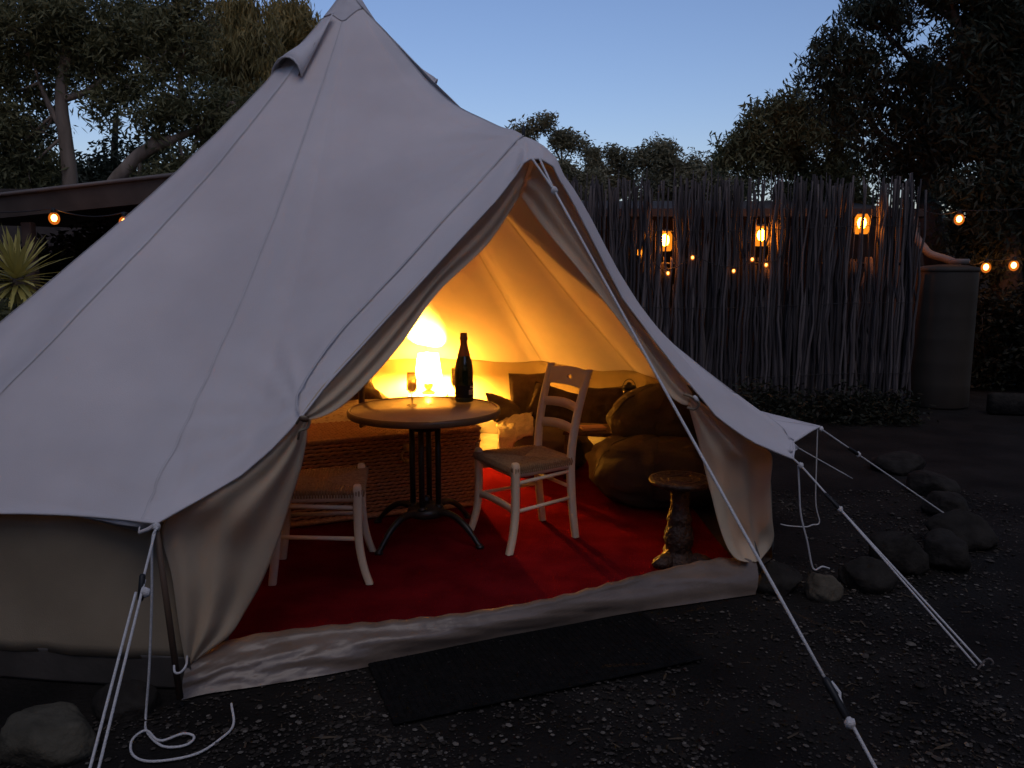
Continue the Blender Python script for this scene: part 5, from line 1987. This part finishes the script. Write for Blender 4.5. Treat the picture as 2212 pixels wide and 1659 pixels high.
tree('gum_tree', 'gum tree with a pale trunk leaning over the carport roof', (-6.3, 11.8, 0),
     ([(-6.253, 11.800, 1.101), (-5.883, 11.800, 2.584), (-5.679, 11.800, 2.880), (-5.355, 11.800, 3.188), (-4.927, 11.800, 3.357)], (.15, .08)),
     [([(-5.390, 11.800, 3.162), (-5.099, 11.800, 3.500), (-4.767, 11.800, 4.014)], .05, .02), ([(-5.429, 11.800, 3.077), (-5.427, 11.800, 2.913), (-5.467, 11.800, 2.716)], .035, .03), ([(-4.975, 11.800, 3.338), (-4.459, 11.800, 3.564), (-4.041, 11.800, 3.886)], .06, .02)],
     [cl(-4.75, 11.80, 3.76, 0.416), cl(-4.47, 11.80, 3.37, 0.451), cl(-5.12, 11.80, 3.69, 0.347), cl(-4.24, 11.80, 3.82, 0.416), cl(-4.63, 11.80, 2.98, 0.382), cl(-3.93, 11.80, 3.44, 0.416), cl(-5.18, 11.80, 2.78, 0.278), cl(-4.29, 11.80, 3.04, 0.416), cl(-3.65, 11.80, 3.76, 0.347), cl(-4.73, 11.80, 4.68, 0.451), cl(-4.98, 11.80, 4.90, 0.416), cl(-4.50, 11.80, 5.08, 0.382), cl(-5.08, 11.80, 4.33, 0.278), cl(-4.55, 11.80, 4.33, 0.194)],
     M['leaf_green'], M['bark'], leaf=(.14, .03), n_per=2500, droop=.8, spread=.13, seed=42, group='gum trees behind the carport')
tree('weeping_tree', 'olive weeping tree with trailing foliage left of the tent peak', (-5.5, 14.5, 0),
     ([(-4.970, 14.500, 1.014), (-4.833, 14.500, 3.803), (-4.804, 14.500, 5.217), (-4.726, 14.500, 5.986)], (.14, .04)), [],
     [cl(-4.89, 14.50, 5.99, 0.290), cl(-4.61, 14.50, 5.83, 0.324), cl(-4.91, 14.50, 5.57, 0.384), cl(-4.51, 14.50, 5.45, 0.341), cl(-4.77, 14.50, 5.14, 0.469), cl(-4.41, 14.50, 4.98, 0.299), cl(-5.10, 14.50, 4.98, 0.384), cl(-4.95, 14.50, 4.67, 0.384), cl(-5.24, 14.50, 5.37, 0.307), cl(-4.46, 14.50, 4.67, 0.299), cl(-4.80, 14.50, 4.44, 0.426)],
     M['leaf_olive'], M['bark_dark'], leaf=(.22, .03), n_per=4600, droop=2.2, spread=.17, seed=43, group='gum trees behind the carport')
tree('weeping_tree', 'smaller rounded olive tree directly beside the tent peak', (-4.8, 16, 0),
     ([(-4.361, 16.000, 0.966), (-4.241, 16.000, 4.043), (-4.225, 16.000, 5.604), (-4.171, 16.000, 6.283)], (.12, .03)), [],
     [cl(-4.26, 16.00, 6.37, 0.245), cl(-4.07, 16.00, 6.16, 0.282), cl(-4.34, 16.00, 6.07, 0.282), cl(-4.04, 16.00, 5.82, 0.301), cl(-4.40, 16.00, 5.73, 0.339), cl(-4.18, 16.00, 5.52, 0.339), cl(-4.50, 16.00, 5.35, 0.264), cl(-3.82, 16.00, 5.69, 0.169)],
     M['leaf_olive'], M['bark_dark'], leaf=(.22, .035), n_per=5600, droop=1.8, spread=.16, seed=44, group='gum trees behind the carport')
tree('dense_tree', 'dense dark tree low behind the leaning pale trunk', (-9.0, 17, 0),
     ([(-8.582, 17.000, 1.328), (-8.393, 17.000, 3.260), (-8.243, 17.000, 4.669)], (.15, .05)), [],
     [cl(-8.44, 17.00, 3.35, 0.600), cl(-9.21, 17.00, 3.35, 0.600), cl(-7.76, 17.00, 3.26, 0.500), cl(-10.00, 17.00, 3.26, 0.700), cl(-7.52, 17.00, 3.92, 0.400), cl(-10.78, 17.00, 3.26, 0.700), cl(-6.97, 17.00, 3.45, 0.500), cl(-8.31, 17.00, 3.78, 0.320)],
     M['leaf_dark'], M['bark_dark'], leaf=(.18, .05), n_per=2600, droop=.3, spread=.2, seed=45, group='gum trees behind the carport')

# the woods that close off the clearing all around
g = np.random.default_rng(77)
cls = []
for i in range(190):
    a = 2 * PI * i / 190 + g.normal(0, .02)
    c_ = math.cos(a)
    front = c_ > .55
    d = g.uniform(27, 34) if front else (g.uniform(13, 17) if c_ > -.1 else g.uniform(9.5, 12.5))
    hmax = 3.4 if front else (g.uniform(5.5, 7.5) if c_ > -.1 else g.uniform(4.8, 6.5))  # unseen rear arc: height and distance set to block low skylight
    for z in np.arange(.6, hmax, 1.3):
        cls.append(((d * math.sin(a) + g.normal(0, .5), d * c_ + g.normal(0, .5), z), (1.3, 1.0, 1.0), 1.0))
v = leaves(cls, (.42, .20), 105, .3, .4, 78)
o = leaf_object('woods', v, M['leaf_dark'], None, (0, 0, 0))
tag(o, 'dark woods closing off the clearing, with an unseen rear arc blocking low skylight', kind='stuff')
